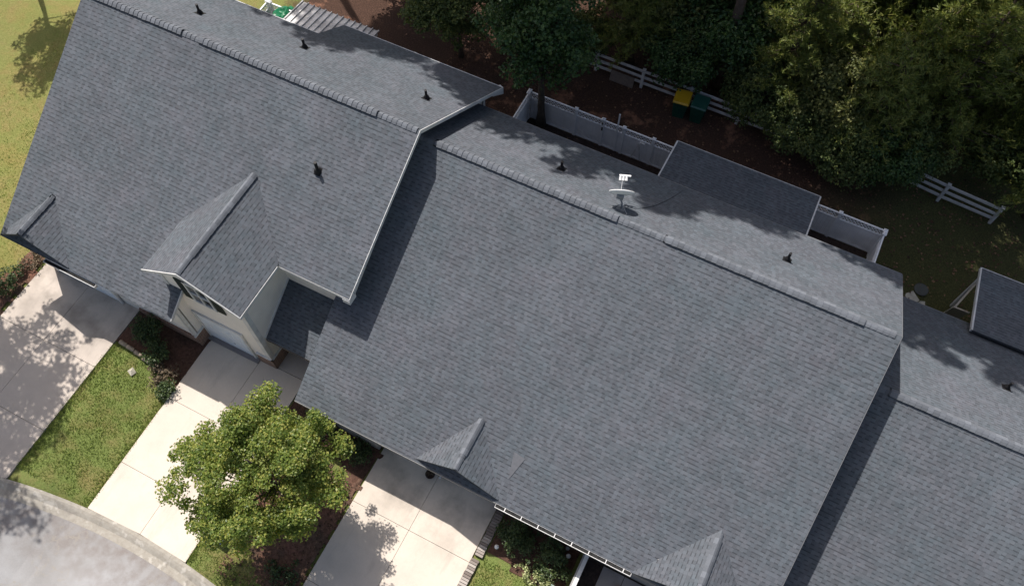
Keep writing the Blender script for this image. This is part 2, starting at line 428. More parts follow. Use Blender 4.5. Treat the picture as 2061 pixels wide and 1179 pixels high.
# ---------------------------------------------------------------- terrain
def ss(a, b2, x):
    t = min(max((x - a) / (b2 - a), 0), 1); return t * t * (3 - 2 * t)
def zg(x, y):
    return (1.1 - .5 * ss(-19.5, -16.8, x) - .6 * ss(-12.2, -8.8, x)) * (1 - ss(17, 21, y)) - 0.7 * ss(5, 10, x)
def kerb(x): return -0.52 - 0.02 * (x + 14.3) ** 2      # lawn-side line of the kerb of the curved street
def axis(lo, hi, step, far):
    a = []; x = lo
    while x <= hi + 1e-6: a.append(x); x += step
    d = step; x = lo; pre = []
    while x > -far: d *= 1.5; x -= d; pre.append(x)
    d = step; x = hi; post = []
    while x < far: d *= 1.5; x += d; post.append(x)
    return pre[::-1] + a + post
def build_ground():
    xs = axis(-36, 16, 0.3, 900); ys = axis(-6, 48, 0.3, 900)
    v = []; f = []
    for y in ys:
        for x in xs:
            z = zg(x, y)
            inside = -36 <= x <= 16 and -6 <= y <= 48
            if y < kerb(x) - 0.1: z -= 0.22
            elif inside:
                flat = (x < -19.4 and x > -25 and y < 7) or (-17.1 < x < -12.1 and y < 8) or (-8.9 < x < -3.0 and y < 7)
                if flat: z -= 0.05
                elif y < 23 and x > -24 and y > 5.5: z -= 0.03
                else: z += 0.035 * noise.noise(Vector((x * 1.7, y * 1.7, 0))) + 0.012 * noise.noise(Vector((x * 6, y * 6, 3)))
            v.append((x, y, z))
    nx = len(xs)
    for j in range(len(ys) - 1):
        for i in range(nx - 1):
            a = j * nx + i; f.append((a, a + 1, a + 1 + nx, a + nx))
    mb = MB(); mb.v = v; mb.f = f; mb.uv = [None] * len(f)
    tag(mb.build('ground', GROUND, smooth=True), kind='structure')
build_ground()
def build_road():
    mb = MB(); xs = [-60 + 0.5 * i for i in range(150)]
    def lvl(x): return zg(x, 0) - 0.10
    W_ = 0.62
    for i in range(len(xs) - 1):
        a, c = xs[i], xs[i + 1]; k = 8
        ya, yc = max(kerb(a) - W_, -45), max(kerb(c) - W_, -45)
        if ya <= -44: continue
        for j in range(k):
            t0, t1 = j / k, (j + 1) / k
            mb.face([(a, ya + (-46 - ya) * t1, lvl(a)), (c, yc + (-46 - yc) * t1, lvl(c)), (c, yc + (-46 - yc) * t0, lvl(c)), (a, ya + (-46 - ya) * t0, lvl(a))])
    tag(mb.build('road', ASPH), kind='structure')
    # rolled concrete kerb with gutter pan, cast in 3 m lengths
    mk = MB(); prof = [(0.0, 0.03), (-0.12, 0.035), (-0.22, 0.0), (-0.36, -0.075), (-0.62, -0.095), (-0.62, -0.16), (0.0, -0.16)]
    x = -40.0
    while x < 12:
        for q in range(10):
            a = x + q * 0.3; c = a + 0.3 - (0.006 if q == 9 else 0)
            for i in range(len(prof) - 1):
                (d0, z0), (d1, z1) = prof[i], prof[i + 1]
                mk.face([(a, kerb(a) + d1, zg(a, 0) + z1), (c, kerb(c) + d1, zg(c, 0) + z1), (c, kerb(c) + d0, zg(c, 0) + z0), (a, kerb(a) + d0, zg(a, 0) + z0)])
        x += 3.0
    tag(mk.build('kerb', GUTTERC), kind='structure')
build_road()

def driveway(name, x0, x1, y1, z, mat, joint, ys, skew=0.0):
    mb = MB(); g = 0.007; t = 0.035
    def bottom(x): return kerb(x) + 0.015
    cols = [(x0, joint - g), (joint + g, x1)]
    for (a, c) in cols:
        edges = [None] + ys + [y1]
        for i in range(len(edges) - 1):
            lo, hi = edges[i], edges[i + 1] - (g if i < len(edges) - 2 else 0)
            la = bottom(a) if lo is None else lo + g; lc = bottom(c) if lo is None else lo + g
            mb.slab([(a, la, z + t), (c, lc, z + t), (c, hi, z + t), (a, hi, z + t)], 0.16, nrm=(0, 0, 1))
    o = mb.build(name, mat); tag(o, kind='structure'); return o
driveway('driveway_left', -24.5, -19.75, 6.5, 1.1, CONC_OLD, -22.25, [0.9, 3.75])
driveway('driveway_middle', -16.72, -12.42, 7.0, 0.6, CONC, -14.45, [1.28, 4.1])
# porch slab between the middle garage and the neighbour
mb = MB(); mb.box(-13.75, 7.02, 0.45, -11.55, 9.6, 0.645); tag(mb.build('porch_slab', CONC_OLD), kind='structure')
driveway('driveway_right', -8.48, -3.6, 6.45, 0.0, CONC, -6.1, [-2.2, 0.9, 4.0])

def bed(name, pts, mat, lift=0.03, bumpy=0.05, step=0.2, seed=0):
    """planting bed: mounded sheet inside a plan polygon"""
    xs = [p[0] for p in pts]; ys = [p[1] for p in pts]
    def inside(x, y):
        c = False; k = len(pts)
        for i in range(k):
            x1, y1 = pts[i]; x2, y2 = pts[(i + 1) % k]
            if (y1 > y) != (y2 > y) and x < (x2 - x1) * (y - y1) / (y2 - y1) + x1: c = not c
        return c
    mb = MB(); idx = {}
    nx = int((max(xs) - min(xs)) / step) + 2; ny = int((max(ys) - min(ys)) / step) + 2
    def vid(i, j):
        if (i, j) not in idx:
            x = min(xs) + i * step; y = min(ys) + j * step
            z = zg(x, y) + lift + bumpy * noise.noise(Vector((x * 2.3 + seed, y * 2.3, 1))) 
            idx[(i, j)] = len(mb.v); mb.v.append((x + .05 * noise.noise(Vector((x * 4, y * 4, 7))), y + .05 * noise.noise(Vector((x * 4, y * 4, 9))), z))
        return idx[(i, j)]
    for i in range(nx):
        for j in range(ny):
            x = min(xs) + (i + .5) * step + 0.12 * noise.noise(Vector((i * .7, j * .7, seed))); y = min(ys) + (j + .5) * step + 0.12 * noise.noise(Vector((i * .7, j * .7, seed + 5)))
            if inside(x, y): mb.f.append((vid(i, j), vid(i + 1, j), vid(i + 1, j + 1), vid(i, j + 1))); mb.uv.append(None)
    return tag(mb.build(name, mat, smooth=True), kind='structure')
bed('mulch_bed', [(-19.7, 5.0), (-18.4, 5.1), (-17.3, 5.0), (-16.75, 4.2), (-16.75, 7.2), (-19.7, 7.2)], MULCH, seed=1)
bed('mulch_bed', [(-12.35, 5.6), (-8.5, 4.6), (-8.5, 6.6), (-11.3, 6.8), (-12.35, 6.8)], MULCH, seed=2)
bed('mulch_ring', [(-11.6, 2.6), (-10.9, 0.9), (-9.6, -0.2), (-8.55, 0.0), (-8.5, 3.6), (-8.5, 4.7), (-11.4, 4.6)], STRAW, seed=3)
bed('mulch_bed', [(-3.2, 4.6), (-2.6, 4.6), (-1.6, 4.4), (-0.2, 4.2), (-0.2, 6.3), (-3.2, 6.3)], MULCH, seed=4)
bed('yard_soil', [(-11.3, 18.0), (5.6, 18.0), (5.6, 23.0), (-10.9, 23.0)], SOIL, lift=0.05, seed=5)
bed('flower_bed', [(-25.9, 3.9), (-24.6, 3.6), (-24.6, 6.6), (-25.4, 6.9)], STRAW, seed=6)

# ---------------------------------------------------------------- roofs
TA = 0.613; CA = math.cos(math.atan(TA))
def fplane(vr, zr): return lambda y: zr - (vr - y) * TA
def bplane(vr, zr): return lambda y: zr - (y - vr) * TA

def main_roof(house, vr, zr, front, back, th=0.13):
    mb = MB(); f = fplane(vr, zr); g = bplane(vr, zr)
    uvo = random.random() * 50
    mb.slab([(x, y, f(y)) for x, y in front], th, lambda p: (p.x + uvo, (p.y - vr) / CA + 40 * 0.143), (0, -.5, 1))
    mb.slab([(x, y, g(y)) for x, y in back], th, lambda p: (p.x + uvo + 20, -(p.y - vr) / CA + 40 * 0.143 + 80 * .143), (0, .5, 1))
    return mb.build('roof', SH, house, uv=True)

def ridge_caps(parent, a, b2, slope_dir, slope, raised, name='ridge_cap', width=0.15, rh=0.060, up=None):
    """overlapping cap shingles along the ridge a->b2. raised: list of (t0,t1) stretches that sit on a ridge vent"""
    a = Vector(a); b2 = Vector(b2); L = (b2 - a).length; d = (b2 - a) / L; s = Vector(slope_dir)
    ca = 1 / math.sqrt(1 + slope * slope); down = Vector((0, 0, -slope * ca))
    mb = MB(); n = int(L / 0.19); vent = MB(); rnd = random.Random(int(L * 100))
    def isr(t): return any(t0 <= t <= t1 for t0, t1 in raised)
    for k in range(n):
        t = k * 0.19; rz = rh if isr(t) else 0.008
        w = width + (0.03 if rz > .03 else 0) + rnd.uniform(-.006, .006)
        p0 = a + d * max(t - .02, 0); p1 = a + d * min(t + 0.19, L)
        h0, h1 = rz + 0.004, rz + 0.026 + rnd.uniform(0, .005)
        T0 = p0 + Vector((0, 0, h0 + .01)); T1 = p1 + Vector((0, 0, h1 + .01))
        for sg in (1, -1):
            e = s * (sg * w * ca) + down * w
            E0 = p0 + e + Vector((0, 0, h0)); E1 = p1 + e + Vector((0, 0, h1))
            M0 = T0.lerp(E0, .5) + Vector((0, 0, .012)); M1 = T1.lerp(E1, .5) + Vector((0, 0, .012))
            q1 = [T0, T1, M1, M0]; q2 = [M0, M1, E1, E0]
            if sg < 0: q1.reverse(); q2.reverse()
            i = len(mb.v); mb.v += [tuple(p) for p in (T0, T1, M1, M0, E1, E0)]
            f1, f2 = (i, i + 1, i + 2, i + 3), (i + 3, i + 2, i + 4, i + 5)
            if sg < 0: f1, f2 = f1[::-1], f2[::-1]
            mb.f += [f1, f2]; mb.uv += [None, None]
        e1 = p1 + s * (w * ca) + down * w + Vector((0, 0, h1)); e2 = p1 - s * (w * ca) + down * w + Vector((0, 0, h1))
        dz = Vector((0, 0, -0.026)); mb.face([T1, e1, e1 + dz, T1 + dz, e2 + dz, e2])
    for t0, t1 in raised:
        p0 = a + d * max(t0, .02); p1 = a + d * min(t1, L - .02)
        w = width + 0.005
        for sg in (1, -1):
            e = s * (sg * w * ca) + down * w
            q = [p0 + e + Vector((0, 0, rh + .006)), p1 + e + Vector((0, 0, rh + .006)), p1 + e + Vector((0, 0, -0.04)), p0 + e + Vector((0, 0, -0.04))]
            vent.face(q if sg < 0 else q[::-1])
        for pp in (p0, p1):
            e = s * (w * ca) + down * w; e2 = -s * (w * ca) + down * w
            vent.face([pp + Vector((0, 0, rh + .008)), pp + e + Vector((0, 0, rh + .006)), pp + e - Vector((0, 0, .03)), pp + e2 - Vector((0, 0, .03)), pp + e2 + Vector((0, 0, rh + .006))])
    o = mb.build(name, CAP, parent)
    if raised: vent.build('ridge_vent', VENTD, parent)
    return o

def cross_gable(house, xL, xR, yf, ze, zr, vr, zmr, name='gable_roof', face=None, facey=0.0, raised=None, over=0.0, fascia=True, facemat=None):
    """gable roof over a garage that runs back into the main front slope"""
    xc = (xL + xR) / 2; f = fplane(vr, zmr); sl = (zr - ze) / (xc - xL); cs = 1 / math.sqrt(1 + sl * sl)
    yb = vr - (zmr - zr) / TA           # where the ridge meets the main slope
    ye = vr - (zmr - ze) / TA           # where the eaves meet it
    lift = 0.02
    mb = MB(); rn = random.random() * 30
    def uvl(p): return (p.y + rn, (p.x - xL) / cs + 90 * .143)
    def uvr(p): return (p.y + rn + 9, (xR - p.x) / cs + 200 * .143)
    yeb = max(ye, yf + 0.02)
    L = [(xL, yf, ze + lift), (xc, yf, zr + lift), (xc, yb + .05, zr + lift), (xL, yeb, ze + lift)]
    R = [(xc, yf, zr + lift), (xR, yf, ze + lift), (xR, yeb, ze + lift), (xc, yb + .05, zr + lift)]
    mb.slab(L, 0.09, uvl, (-1, 0, 1)); mb.slab(R, 0.09, uvr, (1, 0, 1))
    o = mb.build(name, SH, house, uv=True)
    L_ = yb - yf
    ridge_caps(o if False else house, (xc, yf + .02, zr + lift + .005), (xc, yb, zr + lift + .005), (1, 0, 0), sl, raised or [], width=.125, rh=.04)
    if fascia:
        fb = MB(); h = 0.15; y0 = yf - 0.03
        for xa, xb_ in ((xL - .02, xc), (xR + .02, xc)):
            P = [(xa, yf - .002, ze + lift - .015), (xb_, yf - .002, zr + lift - .01), (xb_, yf - .002, zr + lift - h - .02), (xa, yf - .002, ze + lift - h)]
            fb.slab(P, 0.03, None, (0, 1, 0))
        fb.build('rake_board', WHITE, house)
    return xc, yb, ye

DEBRIS = mat_plain('gutter_leaf_debris', (0.022, 0.022, 0.022), .95, .5, 9)
def gutter(parent, x0, x1, y, z, hang=None):
    """open K-style gutter; y is the roof edge"""
    mb = MB(); w = 0.12
    prof = [(0.0, -0.01), (0.0, -0.11), (-0.08, -0.11), (-w, -0.03), (-w, 0.0), (-w - .018, 0.0), (-w - .018, -0.035), (-0.095, -0.125), (0.015, -0.125), (0.015, -0.01)]
    n = len(prof)
    for i in range(n):
        (a, b1), (c, d1) = prof[i], prof[(i + 1) % n]
        mb.face([(x0, y + a, z + b1), (x1, y + a, z + b1), (x1, y + c, z + d1), (x0, y + c, z + d1)])
    for x in (x0, x1):
        mb.box(x - .006, y - w - .018, z - .12, x + .006, y + .012, z - .002)
    if hang:
        x = x0 + 0.35
        while x < x1 - .1:
            mb.box(x - .014, y - w - .01, z - .012, x + .014, y + .02, z - .002); x += hang
    o = mb.build('gutter', WHITE, parent)
    q = MB(); q.box(x0 + .02, y - w + .004, z - .10, x1 - .02, y - .004, z - .035); q.build('debris', DEBRIS, o)
    return o

def wallp(mb, pts, th, nrm): mb.slab(pts, th, None, nrm)

def vent_pipe(parent, x, y, z, slope, big=False):
    """black plumbing vent with its flashing boot; slope sign: +1 front slope, -1 back slope"""
    mb = MB(); s = 1.25 if big else 1.05
    nrm = Vector((0, -TA * slope, 1)).normalized(); tx = Vector((1, 0, 0)); ty = nrm.cross(tx)
    c = Vector((x, y, z)) + nrm * 0.006
    P = [c + tx * (a * .14 * s) + ty * (b_ * .17 * s) for a, b_ in ((-1, -1), (1, -1), (1, 1), (-1, 1))]
    mb.slab([c + (q_ - c) * (.7 if big else 1) for q_ in P], 0.012, None, nrm)
    mb.tube([c, c + Vector((0, 0, .10)), c + Vector((0, 0, .16))], [0.115 * s, .085 * s, .055 * s], 14)
    mb.tube([c + Vector((0, 0, .1)), c + Vector((0, 0, .40 * s))], [.045 * s, .045 * s], 12)
    o = mb.build('vent_pipe', BLK, parent, smooth=False)
    return o

# ================================================================= house on the left (tallest)
HA = empty('house', (-17.5, 12, 1.1), 'tall house with the garage gable and dark window shutters, standing highest at the left', 'house')
vrA, zrA = 14.16, 9.1; fA = fplane(vrA, zrA); bA = bplane(vrA, zrA)
main_roof(HA, vrA, zrA,
    [(-24.45, 5.98), (-16.55, 5.98), (-16.55, 7.12), (-13.75, 7.12), (-13.75, 8.95), (-10.56, 8.95), (-10.44, vrA), (-24.45, vrA)],
    [(-24.45, vrA), (-10.44, vrA), (-10.2, 19.6), (-17.45, 19.6), (-17.45, 18.0), (-24.45, 18.0)])
ridge_caps(HA, (-24.4, vrA, zrA), (-10.5, vrA, zrA), (0, 1, 0), TA, [(0, 4.3), (5.1, 12.2)])
xcM, ybM, yeM = cross_gable(HA, -17.5, -13.42, 6.72, 5.93, 7.27, vrA, zrA, raised=[(0.75, 4.3)])
cross_gable(HA, -24.45, -21.17, 6.02, fA(6.02) + .0, 5.28, vrA, zrA, raised=[(0.0, 1.9)], fascia=False)
# walls
w = MB()
wallp(w, [(-17.2, 7.02, 0.5), (-13.72, 7.02, 0.5), (-13.72, 7.02, 5.78), (xcM, 7.02, 7.0), (-17.2, 7.02, 5.78)], .15, (0, -1, 0))      # middle garage front
wallp(w, [(-13.72, 7.03, 0.5), (-13.72, 9.4, 0.5), (-13.72, 9.4, 5.84), (-13.72, 7.03, 5.84)], .15, (1, 0, 0))      # its right side
wallp(w, [(-13.75, 9.3, 3.0), (-10.85, 9.3, 3.0), (-10.85, 9.3, fA(9.3) - .15), (-13.75, 9.3, fA(9.3) - .15)], .15, (0, -1, 0))
wallp(w, [(-10.85, 9.3, 0.4), (-10.85, 19.2, 0.0), (-10.85, 19.2, bA(19.2) - .15), (-10.85, vrA, zrA - .15), (-10.85, 9.3, fA(9.3) - .15)], .15, (1, 0, 0))
wallp(w, [(-24.15, 6.5, 0.9), (-16.9, 6.5, 0.9), (-16.9, 6.5, fA(6.5) - .16), (-24.15, 6.5, fA(6.5) - .16)], .15, (0, -1, 0))
wallp(w, [(-16.9, 6.5, 0.55), (-16.9, 7.02, 0.55), (-16.9, 7.02, fA(7.02) - .16), (-16.9, 6.5, fA(6.5) - .16)], .15, (1, 0, 0))
wallp(w, [(-24.15, 6.5, 0.9), (-24.15, 17.7, 0.9), (-24.15, 17.7, bA(17.7) - .16), (-24.15, vrA, zrA - .16), (-24.15, 6.5, fA(6.5) - .16)], .15, (-1, 0, 0))
wallp(w, [(-24.15, 17.7, 0), (-17.1, 17.7, 0), (-17.1, 17.7, bA(17.7) - .16), (-24.15, 17.7, bA(17.7) - .16)], .15, (0, 1, 0))
wallp(w, [(-17.2, 19.2, -.1), (-10.85, 19.2, -.1), (-10.85, 19.2, bA(19.2) - .16), (-17.2, 19.2, bA(19.2) - .16)], .15, (0, 1, 0))
wallp(w, [(-17.2, 17.7, 0), (-17.2, 19.2, 0), (-17.2, 19.2, bA(19.2) - .16), (-17.2, 17.7, bA(17.7) - .16)], .15, (-1, 0, 0))
w.build('wall', SIDE, HA)
bk = MB()
bk.box(-14.42, 6.955, 0.45, -13.66, 7.018, 1.40); bk.box(-13.718, 7.02, 0.45, -13.655, 8.3, 1.40)
bk.box(-17.2, 6.96, 0.5, -16.94, 7.018, 1.36); bk.box(-16.898, 6.45, 0.5, -16.84, 7.0, 1.46); bk.box(-19.6, 6.43, 0.9, -16.85, 6.498, 1.46)
bk.build('brick_base', BRICK, HA)
tr = MB(); lfz = fplane(14.6, 7.42)
tr.box(-13.90, 6.975, 1.40, -13.685, 7.02, 5.80); tr.box(-13.72, 6.98, 1.40, -13.67, 7.17, 5.80)
tr.box(-17.23, 6.975, 1.40, -17.08, 7.02, 5.80)
tr.box(-14.42, 6.94, 1.40, -13.64, 7.02, 1.44); tr.box(-13.72, 6.94, 1.40, -13.64, 8.3, 1.44)
tr.box(-17.02, 6.46, 1.46, -16.87, 6.5, fA(6.5) - .2); tr.box(-16.9, 6.46, 1.46, -16.865, 6.60, fA(6.5) - .2); tr.box(-16.9, 6.42, 1.46, -16.82, 7.0, 1.50)
tr.slab([(-13.67, 7.24, lfz(7.24) + .10), (-13.67, 9.3, lfz(9.3) + .10), (-13.67, 9.3, lfz(9.3) + .03), (-13.67, 7.24, lfz(7.24) + .03)], .05, None, (1, 0, 0))
tr.box(-10.86, 19.1, 3.0, -10.80, 19.24, bA(19.2) - .16)
tr.build('corner_trim', WHITE, HA)
fc = MB()   # right rake board, its boxed ends, eave fascias
def rake(mb, x, x2, y0, z0, y1, z1, h=.17, t=.035):
    mb.slab([(x, y0, z0), (x2, y1, z1), (x2, y1, z1 - h), (x, y0, z0 - h)], -t * .6, None, (1, 0, 0))
rake(fc, -10.555, -10.44, 8.93, fA(8.93) + .01, vrA, zrA + .01); rake(fc, -10.44, -10.2, vrA, zrA + .01, 19.62, bA(19.62) + .01)
fc.box(-10.83, 8.9, fA(8.95) - .34, -10.54, 9.28, fA(8.95) - .10)
fc.slab([(-10.4, 19.15, bA(19.2) - .14), (-10.17, 19.62, bA(19.62) - .02), (-10.17, 19.62, bA(19.62) - .36), (-10.4, 19.15, bA(19.2) - .42)], .2, None, (1, -.4, 0))
fc.box(-13.40, 8.932, fA(8.95) - .17, -10.56, 8.948, fA(8.95) - .03)
fc.box(-17.45, 19.605, bA(19.6) - .17, -10.2, 19.635, bA(19.6) - .01); fc.box(-24.45, 18.005, bA(18) - .17, -17.48, 18.035, bA(18) - .01)
fc.box(-13.43, 6.72, 5.93 - .13, -13.402, 8.9, 5.94); fc.box(-17.50, 6.72, 5.93 - .16, -17.46, 8.9, 5.86)
fc.build('fascia', WHITE, HA)
e = MB(); e.box(-16.56, 5.98, fA(5.98) - .13, -16.53, 6.02, fA(5.98)); 
e.slab([(-16.545, 5.98, fA(5.98) + .005), (-16.545, 7.1, fA(7.1) + .005), (-16.545, 7.1, fA(7.1) - .16), (-16.545, 5.98, fA(5.98) - .16)], -.03, None, (1, 0, 0))
e.build('rake_board', WHITE, HA)
gutter(HA, -22.3, -19.9, 5.97, fA(5.98) - .06, None)
# garage door, window, shutters
def garage_door(parent, x0, x1, y, z0, z1):
    mb = MB(); n = 4; h = (z1 - z0) / n
    for i in range(n):
        a = z0 + i * h
        mb.box(x0, y - .012, a + .006, x1, y + .03, a + h - .006)
        k = 4; wd = (x1 - x0) / k
        for j in range(k): mb.box(x0 + j * wd + .09, y - .024, a + .09, x0 + (j + 1) * wd - .09, y - .010, a + h - .09)
    d = mb.build('garage_door', GDOOR, parent)
    f = MB(); f.box(x0 - .11, y - .05, z0, x0 - .002, y + .02, z1 + .1); f.box(x1 + .002, y - .05, z0, x1 + .11, y + .02, z1 + .1); f.box(x0, y - .05, z1 + .003, x1, y + .02, z1 + .1)
    f.build('door_frame', WHITE, d)
    hd = MB(); hd.box((x0 + x1) / 2 + .25, y - .045, z0 + .55, (x0 + x1) / 2 + .31, y - .02, z0 + .61); hd.build('handle', METP, d)
    return d
garage_door(HA, -16.78, -14.70, 7.0, 0.66, 2.75)
s_ = MB(); s_.box(-16.9, 6.80, 0.60, -14.46, 6.99, 0.672); s_.build('threshold', mat_plain('grey_threshold', (0.22, 0.2, 0.2), .8), HA)
garage_door(HA, -23.7, -20.6, 6.44, 1.14, 3.25)
wn = MB(); wn.box(-16.02, 6.99, 4.42, -15.18, 7.012, 5.72); win = wn.build('window', GLASS, HA)
wf = MB()
for a, c in ((-16.08, -16.0), (-15.63, -15.57), (-15.2, -15.12)): wf.box(a, 6.955, 4.36, c, 7.0, 5.78)
for a, c in ((4.34, 4.44), (5.04, 5.09), (5.70, 5.78)): wf.box(-16.1, 6.95, a, -15.1, 7.0, c)
wf.build('frame', WHITE, win)
for a, c in ((-16.48, -16.10), (-15.10, -14.72)):
    sh_ = MB(); sh_.box(a, 6.975, 4.38, c, 7.005, 5.76)
    z = 4.44
    while z < 5.7: sh_.box(a + .05, 6.962, z, c - .05, 6.98, z + .03); z += .055
    sh_.build('shutter', SHUT, HA)
for i, (x, y) in enumerate(((-21.0, 15.89), (-16.84, 16.5), (-11.6, 16.41))): vent_pipe(HA, x, y, bA(y), -1)
vent_pipe(HA, -13.3, 11.96, fA(11.96), 1, True)
# low roof over the entry between the middle garage and the next house
lf = fplane(14.6, 7.42)
mb = MB(); mb.slab([(-13.7, 7.25, lf(7.25)), (-11.25, 7.25, lf(7.25)), (-11.25, 9.3, lf(9.3)), (-13.7, 9.3, lf(9.3))], .12, lambda p: (p.x, (p.y - 14) / CA), (0, -.5, 1))
mb.build('entry_roof', SH, HA, uv=True)
mb = MB(); mb.box(-13.68, 7.235, lf(7.25) - .15, -11.3, 7.25, lf(7.25) - .012); mb.build('fascia', mat_plain('dark_drip_edge', (0.06, 0.055, 0.055), .6), HA)
mb = MB(); mb.box(-13.7, 9.1, .6, -11.4, 9.25, 4.0); mb.build('wall', SIDEG, HA)
mb = MB(); mb.box(-12.95, 9.05, .65, -12.0, 9.098, 2.72); mb.build('front_door', mat_plain('dark_red_door', (.12, .03, .025), .4), HA)

# patio cover of corrugated metal behind it
def mat_tin():
    n = N('patchy_galvanised_metal'); p = n.pos(); a = n.noise(p, 0.9, 4, .7); b2 = n.noise(p, 5, 4, .7)
    n.color(n.mix(n.range(a, .42, .6), n.ramp(b2, [(.3, (.26, .25, .25)), (.7, (.52, .52, .52))]), n.ramp(b2, [(.3, (.62, .61, .60)), (.7, (.80, .79, .77))])))
    n.b.inputs['Metallic'].default_value = 0.1; n.rough(.42); return n.m
TIN = mat_tin()
mb = MB(); nseg = 13; x0, x1 = -22.05, -17.95; wd = (x1 - x0) / nseg
for i in range(nseg):
    a = x0 + i * wd; sk = lambda x: x
    zf = lambda y: 3.25 - (y - 17.9) * .12
    mb.slab([(a + .02, 17.9, zf(17.9)), (a + wd - .03, 17.9, zf(17.9)), (a + wd - .03, 22.35, zf(22.35)), (a + .02, 22.35, zf(22.35))], .03, None, (0, 0, 1))
    mb.bar((a, 17.9, zf(17.9) + .03), (a, 22.37, zf(22.37) + .03), .05, .07)
mb.bar((x1, 17.9, zf(17.9) + .03), (x1, 22.37, zf(22.37) + .03), .05, .07)
pc = mb.build('patio_cover', TIN, HA)
mb = MB()
for x in (-21.9, -20, -18.1): mb.box(x - .05, 22.1, 0, x + .05, 22.2, zf(22.2) - .06)
mb.box(-22.05, 22.08, zf(22.2) - .16, -17.95, 22.22, zf(22.2) - .055); mb.build('patio_posts', WHITE, HA)

# ================================================================= middle house
HB = empty('house', (-2.8, 12, 0), 'wide middle house with long charcoal roof, satellite dish and two small front gables', 'house')
vrB, zrB = 14.6, 8.13; fB = fplane(vrB, zrB); bB = bplane(vrB, zrB)
main_roof(HB, vrB, zrB, [(-11.5, 5.77), (5.88, 5.77), (5.88, vrB), (-11.5, vrB)], [(-11.5, vrB), (5.88, vrB), (5.90, 18.45), (-11.5, 18.45)])
ridge_caps(HB, (-11.4, vrB, zrB), (5.83, vrB, zrB), (0, 1, 0), TA, [(1.2, 7.9), (9.6, 16.1)])
cross_gable(HB, -6.55, -3.35, 5.86, fB(5.86), 3.98, vrB, zrB, raised=[(.45, 1.75)], fascia=False)
cross_gable(HB, 1.55, 5.58, 5.74, fB(5.74), 4.05, vrB, zrB, raised=[(.3, 1.85)], fascia=False)
dk = MB()
for xL, xR, zr_ in ((-6.55, -3.35, 3.98), (1.55, 5.58, 4.05), ):
    xc = (xL + xR) / 2; yy = 6.42; z0 = fB(yy) - .03
    fr = (z0 - fB(5.8)) / (zr_ - fB(5.8))
    dk.slab([(xL + (xc - xL) * fr, yy, z0), (xR - (xc - xL) * fr, yy, z0), (xc, yy, zr_ - .1)], .04, None, (0, -1, 0))
dk.build('gable_face', SIDEG, HB)
dk = MB(); xc = (-24.45 - 21.17) / 2; yy = 6.7; z0 = fA(yy) - .03; fr = (z0 - fA(6.02)) / (5.28 - fA(6.02))
dk.slab([(-24.45 + (xc + 24.45) * fr, yy, z0), (-21.17 - (xc + 24.45) * fr, yy, z0), (xc, yy, 5.17)], .04, None, (0, -1, 0)); dk.build('gable_face', SIDEG, HA)
w = MB()
wallp(w, [(-11.2, 6.1, -.2), (-8.6, 6.1, -.2), (-8.6, 6.1, fB(6.1) - .15), (-11.2, 6.1, fB(6.1) - .15)], .15, (0, -1, 0))
wallp(w, [(-8.6, 6.45, -.2), (-3.35, 6.45, -.2), (-3.35, 6.45, fB(6.45) - .15), (-8.6, 6.45, fB(6.45) - .15)], .15, (0, -1, 0))
wallp(w, [(-3.35, 6.12, -.2), (5.5, 6.12, -.2), (5.5, 6.12, fB(6.12) - .15), (-3.35, 6.12, fB(6.12) - .15)], .15, (0, -1, 0))
wallp(w, [(-11.2, 6.1, -.2), (-11.2, 18.1, -.2), (-11.2, 18.1, bB(18.1) - .15), (-11.2, vrB, zrB - .15), (-11.2, 6.1, fB(6.1) - .15)], .15, (-1, 0, 0))
wallp(w, [(5.5, 6.12, -1), (5.5, 18.1, -1), (5.5, 18.1, bB(18.1) - .15), (5.5, vrB, zrB - .15), (5.5, 6.12, fB(6.12) - .15)], .15, (1, 0, 0))
wallp(w, [(-11.2, 18.1, -.5), (5.5, 18.1, -.5), (5.5, 18.1, bB(18.1) - .15), (-11.2, 18.1, bB(18.1) - .15)], .15, (0, 1, 0))
w.build('wall', SIDEG, HB)
garage_door(HB, -7.9, -4.3, 6.40, 0.04, 2.2)
fc = MB(); DRIP = mat_plain('grey_drip_edge', (0.16, 0.165, 0.175), .5)
fc.box(-11.5, 5.745, fB(5.77) - .15, -3.4, 5.765, fB(5.77) - .01); fc.box(1.65, 5.745, fB(5.77) - .15, 5.88, 5.765, fB(5.77) - .01)
fc.box(-11.5, 18.455, bB(18.45) - .15, 5.88, 18.48, bB(18.45) - .01)
fc.slab([(5.885, 5.77, fB(5.77)), (5.885, vrB, zrB), (5.885, 18.45, bB(18.45)), (5.885, 18.45, bB(18.45) - .15), (5.885, vrB, zrB - .15), (5.885, 5.77, fB(5.77) - .15)], -.02, None, (1, 0, 0))
fc.build('fascia', DRIP, HB)
gutter(HB, -3.38, 1.58, 5.755, fB(5.77) - .015, .62)
mb = MB(); mb.tube([(-6.0, 5.85, fB(5.77) - .1), (-6.0, 6.2, 2.3), (-6.0, 6.38, 2.1), (-6.0, 6.38, .12), (-6.02, 6.15, .06)], .04, 8); mb.build('downspout', WHITE, HB)
vent_pipe(HB, -6.14, 16.2, bB(16.2), -1); vent_pipe(HB, 2.04, 16.3, bB(16.3), -1)
# smooth valley flashing beside the left garage gable
mb = MB()
fl = [(-3.52, 7.35), (-3.08, 7.30), (-3.32, 6.55)]
mb.slab([(x, y, fB(y) + .022) for x, y in fl], .014, None, (0, -.5, 1)); mb.build('flashing_patch', mat_plain('grey_membrane', (0.125, 0.130, 0.145), .85, .15, 6), HB)
